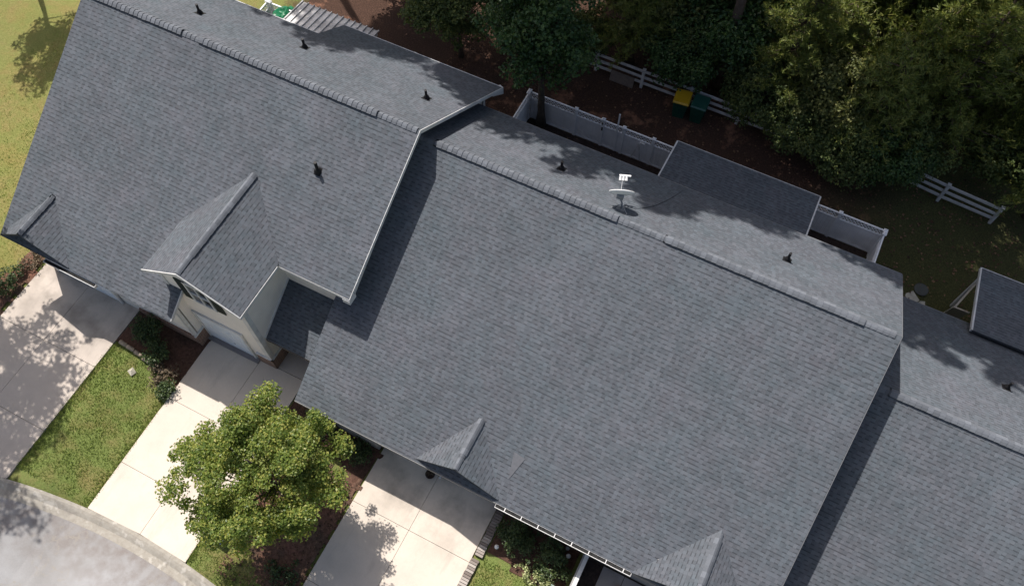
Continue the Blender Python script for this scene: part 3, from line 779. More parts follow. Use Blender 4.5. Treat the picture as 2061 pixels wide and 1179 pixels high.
# covered patio behind
def patio_roof(parent, x0, x1, y0, z0, y1, z1, sides=(1, 1)):
    s = (z1 - z0) / (y1 - y0)
    mb = MB(); mb.slab([(x0, y0, z0), (x1, y0, z0), (x1, y1, z1), (x0, y1, z1)], .1, lambda p: (p.x + 3, -p.y + 90), (0, 0, 1))
    o = mb.build('patio_roof', SH, parent, uv=True)
    f = MB()
    for x, k in ((x0, sides[0]), (x1, sides[1])):
        if k: f.slab([(x, y0, z0 + .02), (x, y1, z1 + .02), (x, y1, z1 - .14), (x, y0, z0 - .14)], -.06 if x == x1 else .06, None, (1, 0, 0))
    f.box(x0, y1 + .004, z1 - .14, x1, y1 + .03, z1 - .005)
    f.build('fascia', WHITE, o)
    p = MB()
    for x in (x0 + .15, (x0 + x1) / 2, x1 - .15): p.box(x - .06, y1 - .3, -.9, x + .06, y1 - .18, z1 - .1)
    p.build('posts', WHITE, o)
patio_roof(HB, -3.5, 2.68, 18.1, 3.45, 22.78, 2.66)

# ================================================================= house on the right
HC = empty('house', (14, 12, -.7), 'lowest house at the right edge, partly out of the picture', 'house')
vrC, zrC = 13.87, 6.05; fC = fplane(vrC, zrC); bC = bplane(vrC, zrC)
main_roof(HC, vrC, zrC, [(5.93, 4.6), (22.5, 4.6), (22.5, vrC), (5.93, vrC)], [(5.93, vrC), (22.5, vrC), (22.5, 20.05), (5.93, 20.05)])
ridge_caps(HC, (6.05, vrC, zrC), (22.4, vrC, zrC), (0, 1, 0), TA, [(.5, 15.0)])
w = MB()
wallp(w, [(6.1, 5, -1), (22.2, 5, -1), (22.2, 5, fC(5) - .15), (6.1, 5, fC(5) - .15)], .15, (0, -1, 0))
wallp(w, [(6.1, 19.7, -1), (22.2, 19.7, -1), (22.2, 19.7, bC(19.7) - .15), (6.1, 19.7, bC(19.7) - .15)], .15, (0, 1, 0))
wallp(w, [(22.2, 5, -1), (22.2, 19.7, -1), (22.2, 19.7, bC(19.7) - .15), (22.2, vrC, zrC - .15), (22.2, 5, fC(5) - .15)], .15, (1, 0, 0))
w.build('wall', SIDEG, HC)
fc = MB(); fc.box(5.93, 20.055, bC(20.05) - .14, 22.5, 20.08, bC(20.05) - .01); fc.build('fascia', DRIP, HC)
vent_pipe(HC, 10.55, 16.8, bC(16.8), -1)
patio_roof(HC, 9.5, 16.5, 19.4, 2.9, 22.85, 2.1, (1, 0))

# ================================================================= satellite dish
D0 = Vector((-3.55, 15.25, bB(15.25)))
SD = empty('satellite_dish', D0, 'white satellite dish with feed arm on the back slope of the middle roof', 'satellite dish')
ax = Vector((-0.34, 0.90, 0.42)).normalized()      # looks up the slope side, towards the back
cdish = D0 + Vector((-.10, .10, .62))
sx = ax.cross(Vector((0, 0, 1))).normalized(); sy = sx.cross(ax).normalized()
def dish_mesh(off, rscale=1.0):
    mb = MB(); n = 28; rings = 6; idx = []
    for i in range(rings + 1):
        rr = .40 * i / rings * rscale; row = []
        for j in range(n):
            t = 2 * math.pi * j / n; p = cdish + sx * (rr * 1.05 * math.cos(t)) + sy * (rr * .92 * math.sin(t)) + ax * (rr * rr * .55 + off)
            row.append(len(mb.v)); mb.v.append(tuple(p))
        idx.append(row)
    for i in range(rings):
        for j in range(n):
            mb.f.append((idx[i][j], idx[i][(j + 1) % n], idx[i + 1][(j + 1) % n], idx[i + 1][j])); mb.uv.append(None)
    for j in range(n):
        pass
    return mb
mb = dish_mesh(0); mb2 = dish_mesh(-.025)
k = len(mb.v); n_ = 28; base = 6 * n_
mb.v += mb2.v; mb.f += [tuple(q + k for q in reversed(f)) for f in mb2.f]
for j in range(n_): mb.f.append((base + j, base + (j + 1) % n_, k + base + (j + 1) % n_, k + base + j))
mb.uv = [None] * len(mb.f); mb.build('reflector', DISHW, SD, smooth=True)
mb = MB(); mb.box(cdish.x - .12, cdish.y - .14, cdish.z - .12, cdish.x + .10, cdish.y - .03, cdish.z + .06); mb.build('mount_bracket', DISHG, SD)
mb = MB(); mb.tube([D0, D0 + Vector((0, 0, .3)), cdish + Vector((0, -.1, -.05))], .028, 10)
mb.tube([D0 + Vector((.3, -.25, .17)), D0 + Vector((0, 0, .28))], .014, 6); mb.tube([D0 + Vector((-.3, -.25, .17)), D0 + Vector((0, 0, .28))], .014, 6)
nrm = Vector((0, TA, 1)).normalized(); mb.slab([D0 + Vector((a * .14, b_ * .12, -b_ * .12 * TA + .01)) for a, b_ in ((-1, -1), (1, -1), (1, 1), (-1, 1))], .012, None, nrm)
mb.build('mast', DISHG, SD)
fe = cdish + ax * .62 + sy * (-.12)
mb = MB(); mb.tube([cdish - sy * .40 + ax * .05, cdish - sy * .36 + ax * .3, fe], .014, 6); mb.build('feed_arm', DISHW, SD)
mb = MB()
for q in (-.08, 0.02, .12): mb.tube([fe + sx * q, fe + sx * q - ax * .13], [.035, .045], 10)
mb.bar(fe - sx * .12 + ax * .03, fe + sx * .26 + ax * .03, .05, .05); mb.build('receiver', DISHW, SD)
cb = MB(); pts = []
for i in range(14):
    t = i / 13; x = -3.5 + 1.35 * t + .12 * math.sin(3 * t); y = 15.4 + 2.2 * t * t + .5 * t
    pts.append((x, y, bB(y) + .012))
cb.tube(pts, .006, 5); cb.build('cable', BLK, SD)

# ================================================================= fences
def lattice(mb, x0, x1, y, z0, z1, t=.012, along='x'):
    h = z1 - z0; s = .155; k = x0 - h
    def P(x, z): return (x, y, z) if along == 'x' else (y, x, z)
    up = (0, 1, 0) if along == 'x' else (1, 0, 0)
    while k < x1:
        for sg in (1, -1):
            a, c = (k, z0), (k + h, z1)
            if sg < 0: a, c = (k, z1), (k + h, z0)
            # clip in x
            (xa, za), (xb_, zb) = a, c
            if xb_ > x0 and xa < x1:
                if xa < x0: za += (zb - za) * (x0 - xa) / (xb_ - xa); xa = x0
                if xb_ > x1: zb = za + (zb - za) * (x1 - xa) / (xb_ - xa); xb_ = x1
                if xb_ - xa > .01:
                    o = .006 * sg
                    pa, pb = P(xa, za), P(xb_, zb)
                    if along == 'x': pa = (pa[0], pa[1] + o, pa[2]); pb = (pb[0], pb[1] + o, pb[2])
                    else: pa = (pa[0] + o, pa[1], pa[2]); pb = (pb[0] + o, pb[1], pb[2])
                    mb.bar(pa, pb, .034, .012, up)
        k += s
def vinyl_fence(name, label, runs, group=None):
    """runs: list of (x0,y0,x1,y1,[post positions 0..L]) axis-aligned"""
    base = runs[0]; F = empty(name, (base[0], base[1], zg(base[0], base[1])), label, 'fence', group)
    H = 1.83
    for (x0, y0, x1, y1, posts) in runs:
        al = 'x' if abs(x1 - x0) > abs(y1 - y0) else 'y'
        L = (x1 - x0) if al == 'x' else (y1 - y0)
        def P(t, o, z): return (x0 + t, y0 + o, z) if al == 'x' else (x0 + o, y0 + t, z)
        def bx(mb, t0, t1, o0, o1, z0, z1):
            a = P(t0, o0, z0); c = P(t1, o1, z1)
            mb.box(min(a[0], c[0]), min(a[1], c[1]), z0, max(a[0], c[0]), max(a[1], c[1]), z1)
        for i in range(len(posts) - 1):
            a, c = posts[i] + .06, posts[i + 1] - .06
            zz = zg(*P((a + c) / 2, 0, 0)[:2])
            mb = MB()
            # tongue and groove boards
            nb = max(1, int((c - a) / .15)); wd = (c - a) / nb
            for k in range(nb): bx(mb, a + k * wd + .003, a + (k + 1) * wd - .003, -.012, .012, zz + .06, zz + 1.36)
            bx(mb, a, c, -.025, .025, zz + .04, zz + .14); bx(mb, a, c, -.028, .028, zz + 1.36, zz + 1.43)
            bx(mb, a, c, -.03, .03, zz + 1.74, zz + 1.80)
            if al == 'x': lattice(mb, x0 + a, x0 + c, y0, zz + 1.43, zz + 1.74, along='x')
            else: lattice(mb, y0 + a, y0 + c, x0, zz + 1.43, zz + 1.74, along='y')
            mb.build('panel', VINYL, F)
        for t in posts:
            zz = zg(*P(t, 0, 0)[:2]); mb = MB(); bx(mb, t - .058, t + .058, -.058, .058, zz - .05, zz + H)
            p = P(t, 0, zz + H); i = len(mb.v)
            w_ = .085
            bx(mb, t - w_, t + w_, -w_, w_, zz + H, zz + H + .03)
            q = P(t, 0, zz + H + .10)
            cs = [P(t - w_, -w_, zz + H + .03), P(t + w_, -w_, zz + H + .03), P(t + w_, w_, zz + H + .03), P(t - w_, w_, zz + H + .03)]
            for j in range(4): mb.face([cs[j], cs[(j + 1) % 4], q])
            mb.build('post', VINYL, F)
    return F
FN = vinyl_fence('privacy_fence', 'tall white vinyl fence with lattice top around the middle back yard', [
    (-10.6, 23.06, -3.55, 23.06, [0, 2.3, 3.62, 4.62, 6.02, 7.05]), (-10.6, 18.6, -10.6, 23.06, [0, 2.2, 4.34]),
    (-3.5, 23.061, 5.7, 23.061, [0.1, 2.4, 4.9, 7.28, 9.18]), (5.68, 18.7, 5.68, 23.0, [0, 2.1, 4.2])])
mb = MB(); mb.box(-6.31, 23.0, 0, -6.24, 23.03, 2.62); mb.build('tall_rod', VINYL, FN)
mb = MB(); mb.bar((-5.15, 22.85, 1.45), (-5.42, 22.95, .15), .04, .04); mb.bar((-5.15, 22.85, 1.45), (-5.0, 22.98, .15), .04, .04); mb.bar((-5.12, 22.9, 1.47), (-4.9, 22.9, 1.45), .06, .05)
mb.build('gate_brace', WHITE, FN)
mb = MB(); mb.box(-7.0, 22.96, 1.18, -6.94, 22.995, 1.36); mb.box(-7.0, 22.96, 1.58, -6.95, 22.995, 1.70); mb.build('gate_latch', BLK, FN)
# wall panel and posts at the back of the left house
FL = vinyl_fence('privacy_fence', 'short white fence panel beside the corrugated metal patio cover', [(-24.3, 18.4, -24.3, 22.3, [0, 2.0, 3.9]), (-24.24, 22.301, -22.6, 22.301, [0.1, 1.6])])
FR = vinyl_fence('privacy_fence', 'white fence stub with a sloped top behind the tall left roof', [(-16.3, 20.2, -16.3, 22.6, [0, 1.2, 2.4])])

RF = empty('rail_fence', (-10, 27.05, 0), 'low white three-rail fence along the edge of the woods', 'fence')
px_ = [-11.4, -9.0, -6.62, -4.2, -1.8, 0.6, 3.0, 5.35, 7.75, 10.2]
def yr(x): return 27.1 + .045 * max(0, x - 0)
for x in px_:
    y = yr(x); z = zg(x, y); mb = MB(); mb.box(x - .065, y - .065, z - .05, x + .065, y + .065, z + 1.18); mb.box(x - .08, y - .08, z + 1.18, x + .08, y + .08, z + 1.22); mb.build('post', RAILW, RF)
for i in range(len(px_) - 1):
    a, c = px_[i] + .06, px_[i + 1] - .06
    for h in (.32, .70, 1.08):
        mb = MB(); mb.bar((a, yr(a), zg(a, 27) + h), (c, yr(c), zg(c, 27) + h + random.Random(i * 7 + h).uniform(-.03, .03)), .045, .14); mb.build('rail', RAILW, RF)

def mat_bin(name, c): return mat_plain(name, c, .38, .1, 3, .5)
GBIN = mat_bin('dark_green_plastic', (0.006, 0.062, 0.042)); YLID = mat_bin('yellow_plastic', (0.50, 0.30, 0.015)); GLID = mat_bin('green_plastic_lid', (0.016, 0.075, 0.058))
def wheelie_bin(x, y, rot, lidm, label):
    o = empty('wheelie_bin', (0, 0, 0), label, 'bin', 'wheelie bins by the rail fence')
    mb = MB(); lo, hi = .24, .31
    P = lambda s, sy, z, dy=0: [(-s, -sy + dy, z), (s, -sy + dy, z), (s, sy + dy, z), (-s, sy + dy, z)]
    rings = [P(.22, .24, .04), P(.27, .30, .62), P(.29, .34, .96), P(.31, .36, .97), P(.31, .36, 1.01)]
    for i in range(len(rings) - 1):
        for j in range(4): mb.face([rings[i][j], rings[i][(j + 1) % 4], rings[i + 1][(j + 1) % 4], rings[i + 1][j]])
    mb.face(rings[0][::-1]); mb.box(-.06, -.335, .55, .06, -.30, .62)
    mb.build('body', GBIN, o)
    mb = MB(); rings = [P(.325, .385, 1.012), P(.325, .385, 1.045), P(.28, .33, 1.085), P(.20, .25, 1.075)]
    for i in range(len(rings) - 1):
        for j in range(4): mb.face([rings[i][j], rings[i][(j + 1) % 4], rings[i + 1][(j + 1) % 4], rings[i + 1][j]])
    mb.face(rings[-1]); mb.face(rings[0][::-1])
    mb.build('lid', lidm, o)
    mb = MB(); mb.tube([(-.24, .42, .98), (.24, .42, .98)], .017, 8); mb.box(-.26, .34, .95, -.22, .43, 1.0); mb.box(.22, .34, .95, .26, .43, 1.0); mb.build('handle', GBIN, o)
    for s in (-1, 1):
        mb = MB(); mb.tube([(s * .22, .30, .11), (s * .28, .30, .11)], .11, 16); mb.build('wheel', BLK, o)
    o.location = (x, y, zg(x, y)); o.rotation_euler = (0, 0, rot); o.scale = (1.15, 1.15, 1.12)
wheelie_bin(-4.42, 26.42, .12, YLID, 'green wheelie bin with the yellow lid')
wheelie_bin(-3.58, 26.50, .05, GLID, 'all-green wheelie bin beside the yellow-lidded one')

# ================================================================= vegetation
def trunk_and_limbs(mb, h, r0, tips, rnd, lean=(0, 0), fork=.35):
    pts = []; n = 7
    for i in range(n + 1):
        t = i / n; pts.append(Vector((lean[0] * t + .08 * h * .1 * math.sin(3 * t + 1), lean[1] * t + .05 * h * .1 * math.sin(4 * t), h * t)))
    mb.tube(pts, [r0 * (1 - .80 * (i / n)) + (r0 * .45 if i == 0 else 0) for i in range(n + 1)], 9)
    def at(t):
        f = t * n; i = min(int(f), n - 1); return pts[i].lerp(pts[i + 1], f - i)
    for tip in tips:
        tip = Vector(tip); t = max(fork, min(.92, (tip.z / h) * .72 - .05)); a = at(t)
        if (tip - a).length < .3: continue
        mid = a.lerp(tip, .5) + Vector((rnd.uniform(-.2, .2), rnd.uniform(-.2, .2), rnd.uniform(-.05, .25)))
        r1 = r0 * (1 - .75 * t) * .42
        mb.tube([a, a.lerp(mid, .5) + Vector((0, 0, .05)), mid, mid.lerp(tip, .5), tip], [r1, r1 * .8, r1 * .6, r1 * .38, r1 * .15], 5, False)
        for _ in range(2):
            e_ = tip + Vector((rnd.uniform(-.5, .5), rnd.uniform(-.5, .5), rnd.uniform(-.2, .4)))
            mb.tube([mid.lerp(tip, rnd.uniform(.2, .8)), e_], [r1 * .3, r1 * .08], 4, False)

def leaf(mb, p, s, nrm, rnd, fold=.25):
    """one pointed, folded leaf: two triangles pairs sharing a midrib"""
    t = nrm.cross(Vector((rnd.uniform(-1, 1), rnd.uniform(-1, 1), rnd.uniform(-1, 1))))
    if t.length < 1e-3: return
    t.normalize(); q = nrm.cross(t)
    a = p - t * s * .5; b_ = p + t * s * .55; up = nrm * (s * fold)
    l = p + q * (s * .42) + up; r_ = p - q * (s * .42) + up
    i = len(mb.v); mb.v += [tuple(a), tuple(r_), tuple(b_), tuple(l)]
    mb.f += [(i, i + 1, i + 2), (i, i + 2, i + 3)]; mb.uv += [None, None]

def crown_clumps(rnd, cx, cy, cz, rx, ry, rz, n, cr, inner=.45):
    out = []
    for i in range(n):
        # directions over the whole ellipsoid, fewer at the bottom
        while True:
            d = Vector((rnd.gauss(0, 1), rnd.gauss(0, 1), rnd.gauss(0, 1))).normalized()
            if d.z > -.55 or rnd.random() < .3: break
        f = inner + (1 - inner) * rnd.random() ** .55
        f *= .84 + .55 * noise.noise(Vector((d.x * 2.2 + cx, d.y * 2.2 + n, d.z * 2.2)))+.1
        if i % 9 == 4: f = 1.04 + .1 * rnd.random()
        out.append((Vector((cx + d.x * rx * f, cy + d.y * ry * f, cz + d.z * rz * f)), cr * (rnd.uniform(.55, 1.25) if i % 9 != 4 else .5)))
    return out

def leaf_crown(clumps, per, size, rnd, up=.55, flat=.75):
    mb = MB()
    for c, r_ in clumps:
        k = int(per * (r_ ** 2) / .25) + 6
        for _ in range(k):
            d = Vector((rnd.gauss(0, 1), rnd.gauss(0, 1), rnd.gauss(0, 1))).normalized()
            if d.z < -.2 and rnd.random() < .5: d.z = -d.z
            rr = r_ * (rnd.random() ** .45) * (1 + .3 * noise.noise(d * 2.5 + c))
            p = c + Vector((d.x * rr, d.y * rr, d.z * rr * flat))
            nm = (d * .6 + Vector((rnd.gauss(0, .5), rnd.gauss(0, .5), up + rnd.gauss(0, .35)))).normalized()
            leaf(mb, p, size * rnd.uniform(.6, 1.3), nm, rnd)
    return mb

def broad_tree(name, label, x, y, h, rx, rz, cz, nclump, cr, per, size, leafm, bark, seed, group=None, r0=.13, ry=None, lean=(0, 0), zoff=0, inner=.45):
    rnd = random.Random(seed)
    t = empty(name, (0, 0, 0), label, 'tree', group)
    cl = crown_clumps(rnd, lean[0], lean[1], cz, rx, ry or rx, rz, nclump, cr, inner)
    leaf_crown(cl, per, size, rnd).build('crown', leafm, t)
    mb = MB(); trunk_and_limbs(mb, h * .9, r0, [c for c, r_ in cl[::max(1, nclump // 34)]], rnd, lean)
    mb.build('trunk', bark, t, smooth=True)
    t.location = (x, y, zg(x, y) + zoff)
    return t

# front maple
broad_tree('maple_tree', 'bright green maple tree between the middle and right driveways', -10.35, 2.85, 6.4, 2.65, 2.2, 4.0, 172, .46, 470, .088, LEAF_MAPLE, BARK, 11, r0=.12, ry=2.45, inner=.42)

def pine_crown(rnd, h, rbase, z0, nwh, tuft=.26, per=10):
    """whorled pine limbs carrying needle tufts; returns crown builder and limb tips"""
    mb = MB(); limbs = []
    for i in range(nwh):
        t = (i + rnd.random() * .6) / nwh; z = z0 + (h - z0) * t
        R = rbase * (1 - t) ** .65 * rnd.uniform(.7, 1.1) + .35
        k = rnd.randint(3, 5); a0 = rnd.random() * 6.28
        for j in range(k):
            a = a0 + j * 6.283 / k + rnd.uniform(-.3, .3); L = R * rnd.uniform(.65, 1.1); rise = rnd.uniform(.05, .35) * L
            tip = Vector((math.cos(a) * L, math.sin(a) * L, z + rise)); root = Vector((0, 0, z - .1)); limbs.append((root, tip))
            ns = int(L / .26) + 2
            for q in range(ns):
                f = .30 + .70 * (q / max(1, ns - 1)); c = root.lerp(tip, f)
                for _ in range(3):
                    cc = c + Vector((rnd.gauss(0, .20), rnd.gauss(0, .20), rnd.gauss(.06, .10))) * (.4 + f)
                    ax_ = (tip - root).normalized() * .4 + Vector((rnd.gauss(0, .4), rnd.gauss(0, .4), .55 + rnd.gauss(0, .25)))
                    ax_.normalize()
                    for __ in range(per):
                        d = (ax_ * .75 + Vector((rnd.gauss(0, .6), rnd.gauss(0, .6), rnd.gauss(0, .6)))).normalized()
                        s = d.cross(Vector((rnd.random(), rnd.random(), rnd.random()))).normalized() * .017
                        e_ = cc + d * tuft * rnd.uniform(.6, 1.15); n0 = len(mb.v)
                        mb.v += [tuple(cc - s), tuple(cc + s), tuple(e_ + s * .5), tuple(e_ - s * .5)]; mb.f.append((n0, n0 + 1, n0 + 2, n0 + 3)); mb.uv.append(None)
    return mb, limbs
def pine_tree(h, rbase, z0, nwh, seed, r0=.2, per=10):
    rnd = random.Random(seed); t = empty('pine_tree', (0, 0, 0))
    mb, limbs = pine_crown(rnd, h, rbase, z0, nwh, per=per)
    mb.build('crown', LEAF_PINE, t)
    tr_ = MB(); pts = [Vector((.12 * math.sin(i * .9 + seed), .12 * math.cos(i * 1.1 + seed), h * i / 9)) for i in range(10)]; pts[0] = Vector((0, 0, 0))
    tr_.tube(pts, [r0 * (1 - .85 * i / 9) for i in range(10)], 9)
    for a, c in limbs: tr_.tube([a, a.lerp(c, .5) + Vector((0, 0, .05)), c], [.045, .03, .01], 5, False)
    tr_.build('trunk', PBARK, t, smooth=True)
    return t

# woodland kinds; every tree is an object of its own, placed behind the rail fence
WG = 'trees of the wood behind the gardens'
def proto_broad(seed, h, rx, rz, cz, nclump, leafm=LEAF_WOOD, size=.165, cr=.75, per=85):
    return broad_tree('woodland_tree', None, 0, 0, h, rx, rz, cz, nclump, cr, per, size, leafm, BARK, seed, r0=.14)
PB = [proto_broad(21, 6.0, 2.2, 1.9, 3.6, 85, leafm=LEAF_OLIVE), proto_broad(22, 7.5, 2.6, 2.5, 4.6, 105), proto_broad(23, 4.2, 2.0, 1.5, 2.2, 70, size=.15), proto_broad(24, 5.4, 2.2, 2.2, 3.1, 90, leafm=LEAF_DARK), proto_broad(25, 6.8, 2.5, 2.2, 4.2, 95, leafm=LEAF_OLIVE, size=.19)]
PP = [pine_tree(9.0, 2.7, 2.2, 20, 31, per=13), pine_tree(7.0, 2.4, 1.6, 17, 32, per=13)]
PT = [broad_tree('tall_tree', None, 0, 0, 28, 4.3, 6.0, 22.5, 150, 1.15, 34, .36, LEAF_WOOD, PBARK, 41, r0=.26), pine_tree(29.0, 5.4, 15.0, 26, 42, .28, per=9), broad_tree('tall_tree', None, 0, 0, 26, 3.9, 5.5, 21.0, 130, 1.15, 34, .36, LEAF_WOOD, PBARK, 43, r0=.24)]
used = {}
def place(proto, x, y, s, rz, label, cat='tree', group=WG):
    key = proto.name
    o = proto if key not in used else copy_tree(proto)
    used[key] = 1
    o.location = (x, y, zg(x, y) - .03); o.rotation_euler = (0, 0, rz); o.scale = (s, s, s)
    tag(o, label, cat, group); return o
woods = [
 (PB[0], -19.6, 27.6, 1.0, 'leafy tree at the wood edge above the corrugated patio cover'),
 (PB[1], -15.2, 24.9, .8, 'dense dark tree behind the tall left roof, left of the garden tree'),
 (PB[3], -12.8, 26.8, .85, 'dark tree standing just left of the start of the rail fence'),
 (PB[0], -13.6, 29.0, .9, 'rounded tree at the top edge left of the garden tree'),
 (PP[1], -7.6, 28.3, .8, 'thin young pine just behind the rail fence and its leaning board'),
 (PB[3], -5.0, 27.9, .7, 'dark tree right behind the middle rail fence post'),
 (PB[0], -8.2, 29.6, .9, 'rounded tree behind the rail fence, above the grey board'),
 (PB[2], -5.6, 29.4, 1.0, 'low bushy tree behind the rail fence post'),
 (PB[3], -3.4, 30.2, 1.05, 'dark tree standing behind the wheelie bins'),
 (PP[0], -0.6, 28.9, .85, 'broad dark pine hiding the rail fence right of the bins'),
 (PB[2], -1.2, 27.9, .8, 'low shrubby tree leaning over the rail fence right of the bins'),
 (PB[0], 1.6, 28.3, .85, 'bushy tree behind the covered patio of the middle house'),
 (PP[1], 3.6, 27.8, .95, 'dark pine overhanging the lawn near the right end of the patio roof'),
 (PB[2], 5.2, 27.9, .85, 'low dark tree just left of the right-hand end of the rail fence'),
 (PP[0], 2.6, 32.4, 1.0, 'mid-sized pine deep in the wood, right of centre'),
 (PB[0], -1.5, 34.0, .8, 'leafy tree deep in the wood near the sandy gap'),
 (PP[1], 6.9, 31.8, 1.1, 'slim pine behind the bright pine'),
 (PB[2], 9.6, 30.0, .9, 'low leafy tree at the right behind the rail fence end'),
 (PP[1], 11.6, 28.6, 1.05, 'pine at the right edge of the picture beside the lawn'),
 (PB[4], -4.2, 31.2, 0.9, 'olive tree behind the bins, second from the rail fence'),
 (PP[0], -6.8, 32.4, .95, 'dark pine at the top edge above the rail fence'),
 (PP[0], 0.4, 32.6, 1.05, 'dark pine in the heart of the wood'),
 (PP[0], 5, 31.6, 1.1, 'large pine left of the sunlit one'),
 (PP[0], 7.4, 33.6, 1.05, 'pine above the sunlit pine'),
 (PB[4], 3.4, 34.2, 1, 'olive tree at the top edge right of centre'),
 (PB[1], -2.4, 35.6, 0.9, 'dark tree at the top edge near the sandy gap'),
 (PB[0], 5.6, 36.2, 1.1, 'olive tree at the top edge toward the right'),
 (PB[4], 9.4, 36, 1.1, 'olive tree at the very top right'),
 (PB[1], 12.8, 34, 1.1, 'dark tree at the right edge high up in the wood'),
 (PB[0], 1, 37, 1, 'olive tree beyond the others at the top centre-right'),
 (PB[0], -9.8, 32.2, 0.9, 'olive tree behind the garden tree at the top edge'),
 (PT[0], -16.6, 33.2, 1.0, 'very tall tree at the back row, upper left'),
 (PT[2], -12.2, 33.6, .86, 'very tall tree at the back row behind the garden tree'),
 (PB[2], .9, 27.0, .75, 'low shrubby tree swallowing the rail fence behind the patio roof'),
 (PB[2], 3.2, 26.7, .8, 'low shrubby tree over the rail fence, opposite the patio roof corner'),
 (PB[3], 5.0, 26.9, .62, 'dark shrubby tree just left of where the rail fence shows again'),
 (PB[2], -9.9, 27.6, .6, 'low bush over the left end of the rail fence'),
 (PP[0], 3.9, 28.9, .82, 'pine overhanging the back lawn behind the middle house'),
 (PP[1], 0.9, 29.9, .9, 'young pine with thin needles behind the patio roof'),
 (PP[0], 6.0, 29.4, .95, 'sunlit yellow-green pine at the upper right of the wood'),
 (PP[1], -6.4, 31.2, 1.0, 'small pine at the top edge behind the rail fence'),
 (PP[0], -2.6, 32.4, .8, 'pine near the sandy gap at the top of the wood'),
 (PP[1], 8.8, 31.0, .95, 'greyish pine near the top right corner'),
 (PT[0], -27, 29.0, 1.08, 'very tall tree at the far left corner of the wood, tallest crown'),
 (PT[1], -22.0, 28.6, 1.1, 'very tall tree at the left end of the wood behind the corrugated cover'),
 (PT[2], -17.2, 28.0, 1.1, 'very tall tree at the wood edge left of the garden tree'),
 (PT[0], -12.8, 28.3, 1.09, 'very tall tree at the wood behind the garden tree'),
 (PT[1], -8, 28.3, .9, 'very tall tree at the wood just behind the rail fence at its left end'),
 (PT[2], -3.4, 28.7, 1.07, 'very tall tree at the wood behind the wheelie bins'),
 (PT[0], -0.6, 29.4, 1.07, 'very tall tree at the wood behind the patio roof'),
 (PT[1], 6.4, 31.2, 0.95, 'very tall tree at the wood left of the right-hand rail fence end'),
]
for i, (k, x, y, s, lab) in enumerate(woods): place(k, x, y, s, (i * 2.39) % 6.28, lab)
# the tree inside the fence corner
broad_tree('garden_tree', 'dark glossy tree growing inside the left corner of the white lattice fence', -9.95, 22.85, 8.2, 2.1, 2.6, 5.9, 120, .62, 90, .15, LEAF_DARK, BARK, 51, r0=.19, lean=(-.2, -.1))
# trees left of and in front of the plots (they throw the dappled shade on the left driveway and lawn)
broad_tree('lawn_tree', 'leafy tree beside the left lawn whose shade falls by the roof edge', -35.9, 18.5, 11.0, 2.0, 2.2, 8.6, 60, .6, 70, .17, LEAF_MAPLE, BARK, 61, r0=.15)
broad_tree('lawn_tree', 'leafy tree left of the left driveway throwing dappled shade on it', -26.9, 5.3, 12.5, 2.7, 2.6, 9.6, 105, .62, 60, .15, LEAF_MAPLE, BARK, 62, r0=.17, inner=.2)
broad_tree('lawn_tree', 'leafy tree by the street corner shading the foot of the left driveway', -25.5, 2.2, 12.0, 2.5, 2.4, 9.4, 90, .6, 60, .15, LEAF_MAPLE, BARK, 63, r0=.15, inner=.2)

def shrub(name, label, x, y, rx, ry, h, n, per, size, leafm, seed, group=None, cat='shrub', rot=0, cr=.24):
    rnd = random.Random(seed); o = empty(name, (0, 0, 0), label, cat, group)
    cl = [(Vector((c.x, c.y, max(c.z, .12))), r_) for c, r_ in crown_clumps(rnd, 0, 0, h * .5, rx, ry, h * .5, n, cr, .3)]
    leaf_crown(cl, per, size, rnd, flat=.8).build('foliage', leafm, o)
    mb = MB()
    for c, r_ in cl[::2]: mb.tube([(c.x * .15, c.y * .15, -.02), (c.x * .6, c.y * .6, c.z * .5), c], [.02, .014, .005], 5, False)
    mb.build('stems', BARK, o)
    o.location = (x, y, zg(x, y)); o.rotation_euler = (0, 0, rot); return o
FB = 'shrubs in the beds by the house fronts'
shrub('shrub', 'large dark shrub against the wall below the gutter, next to the brick edging', -2.35, 5.45, .75, .65, 1.15, 34, 330, .075, LEAF_SHRUB, 71, FB)
shrub('shrub', 'large rounded dark shrub below the gutter, nearer the low wall', -1.05, 5.25, .75, .65, 1.15, 34, 330, .075, LEAF_SHRUB, 72, FB)
shrub('variegated_shrub', 'low pale variegated shrub along the lawn side of the dark shrubs', -1.25, 4.5, .75, .28, .38, 18, 300, .07, LEAF_VARI, 73, FB, rot=-.1, cr=.18)
shrub('shrub', 'dark shrub under the eave between the left and middle driveways', -18.9, 5.95, .7, .5, .75, 24, 260, .08, LEAF_SHRUB, 74, FB)
shrub('shrub', 'loose pale green shrub in the front of the bed beside the left driveway', -18.1, 5.35, .65, .45, .6, 20, 220, .085, LEAF_SHRUB, 75, FB)
shrub('dry_shrub', 'brown leggy shrub at the edge of the bed next to the middle driveway lawn', -17.5, 4.75, .55, .5, .4, 18, 150, .08, TWIG, 76, FB)
shrub('shrub', 'green shrub at the lower end of the bed beside the middle driveway', -16.95, 4.2, .32, .45, .4, 12, 220, .08, LEAF_SHRUB, 77, FB)
shrub('shrub', 'dark shrub beside the outer edge of the left driveway', -25.1, 4.9, .55, .9, .7, 24, 240, .08, LEAF_SHRUB, 78, FB)
shrub('dry_shrub', 'brown straggly plants behind the left driveway corner', -25.0, 6.2, .4, .5, .35, 14, 120, .08, TWIG, 79, FB)
shrub('shrub', 'dark shrub under the roof edge of the middle house behind the maple', -9.4, 5.6, .7, .5, .6, 22, 220, .08, LEAF_SHRUB, 80, FB)
shrub('shrub', 'dark shrub by the corner of the middle house left of the maple', -10.9, 5.7, .6, .45, .6, 20, 220, .08, LEAF_SHRUB, 81, FB)
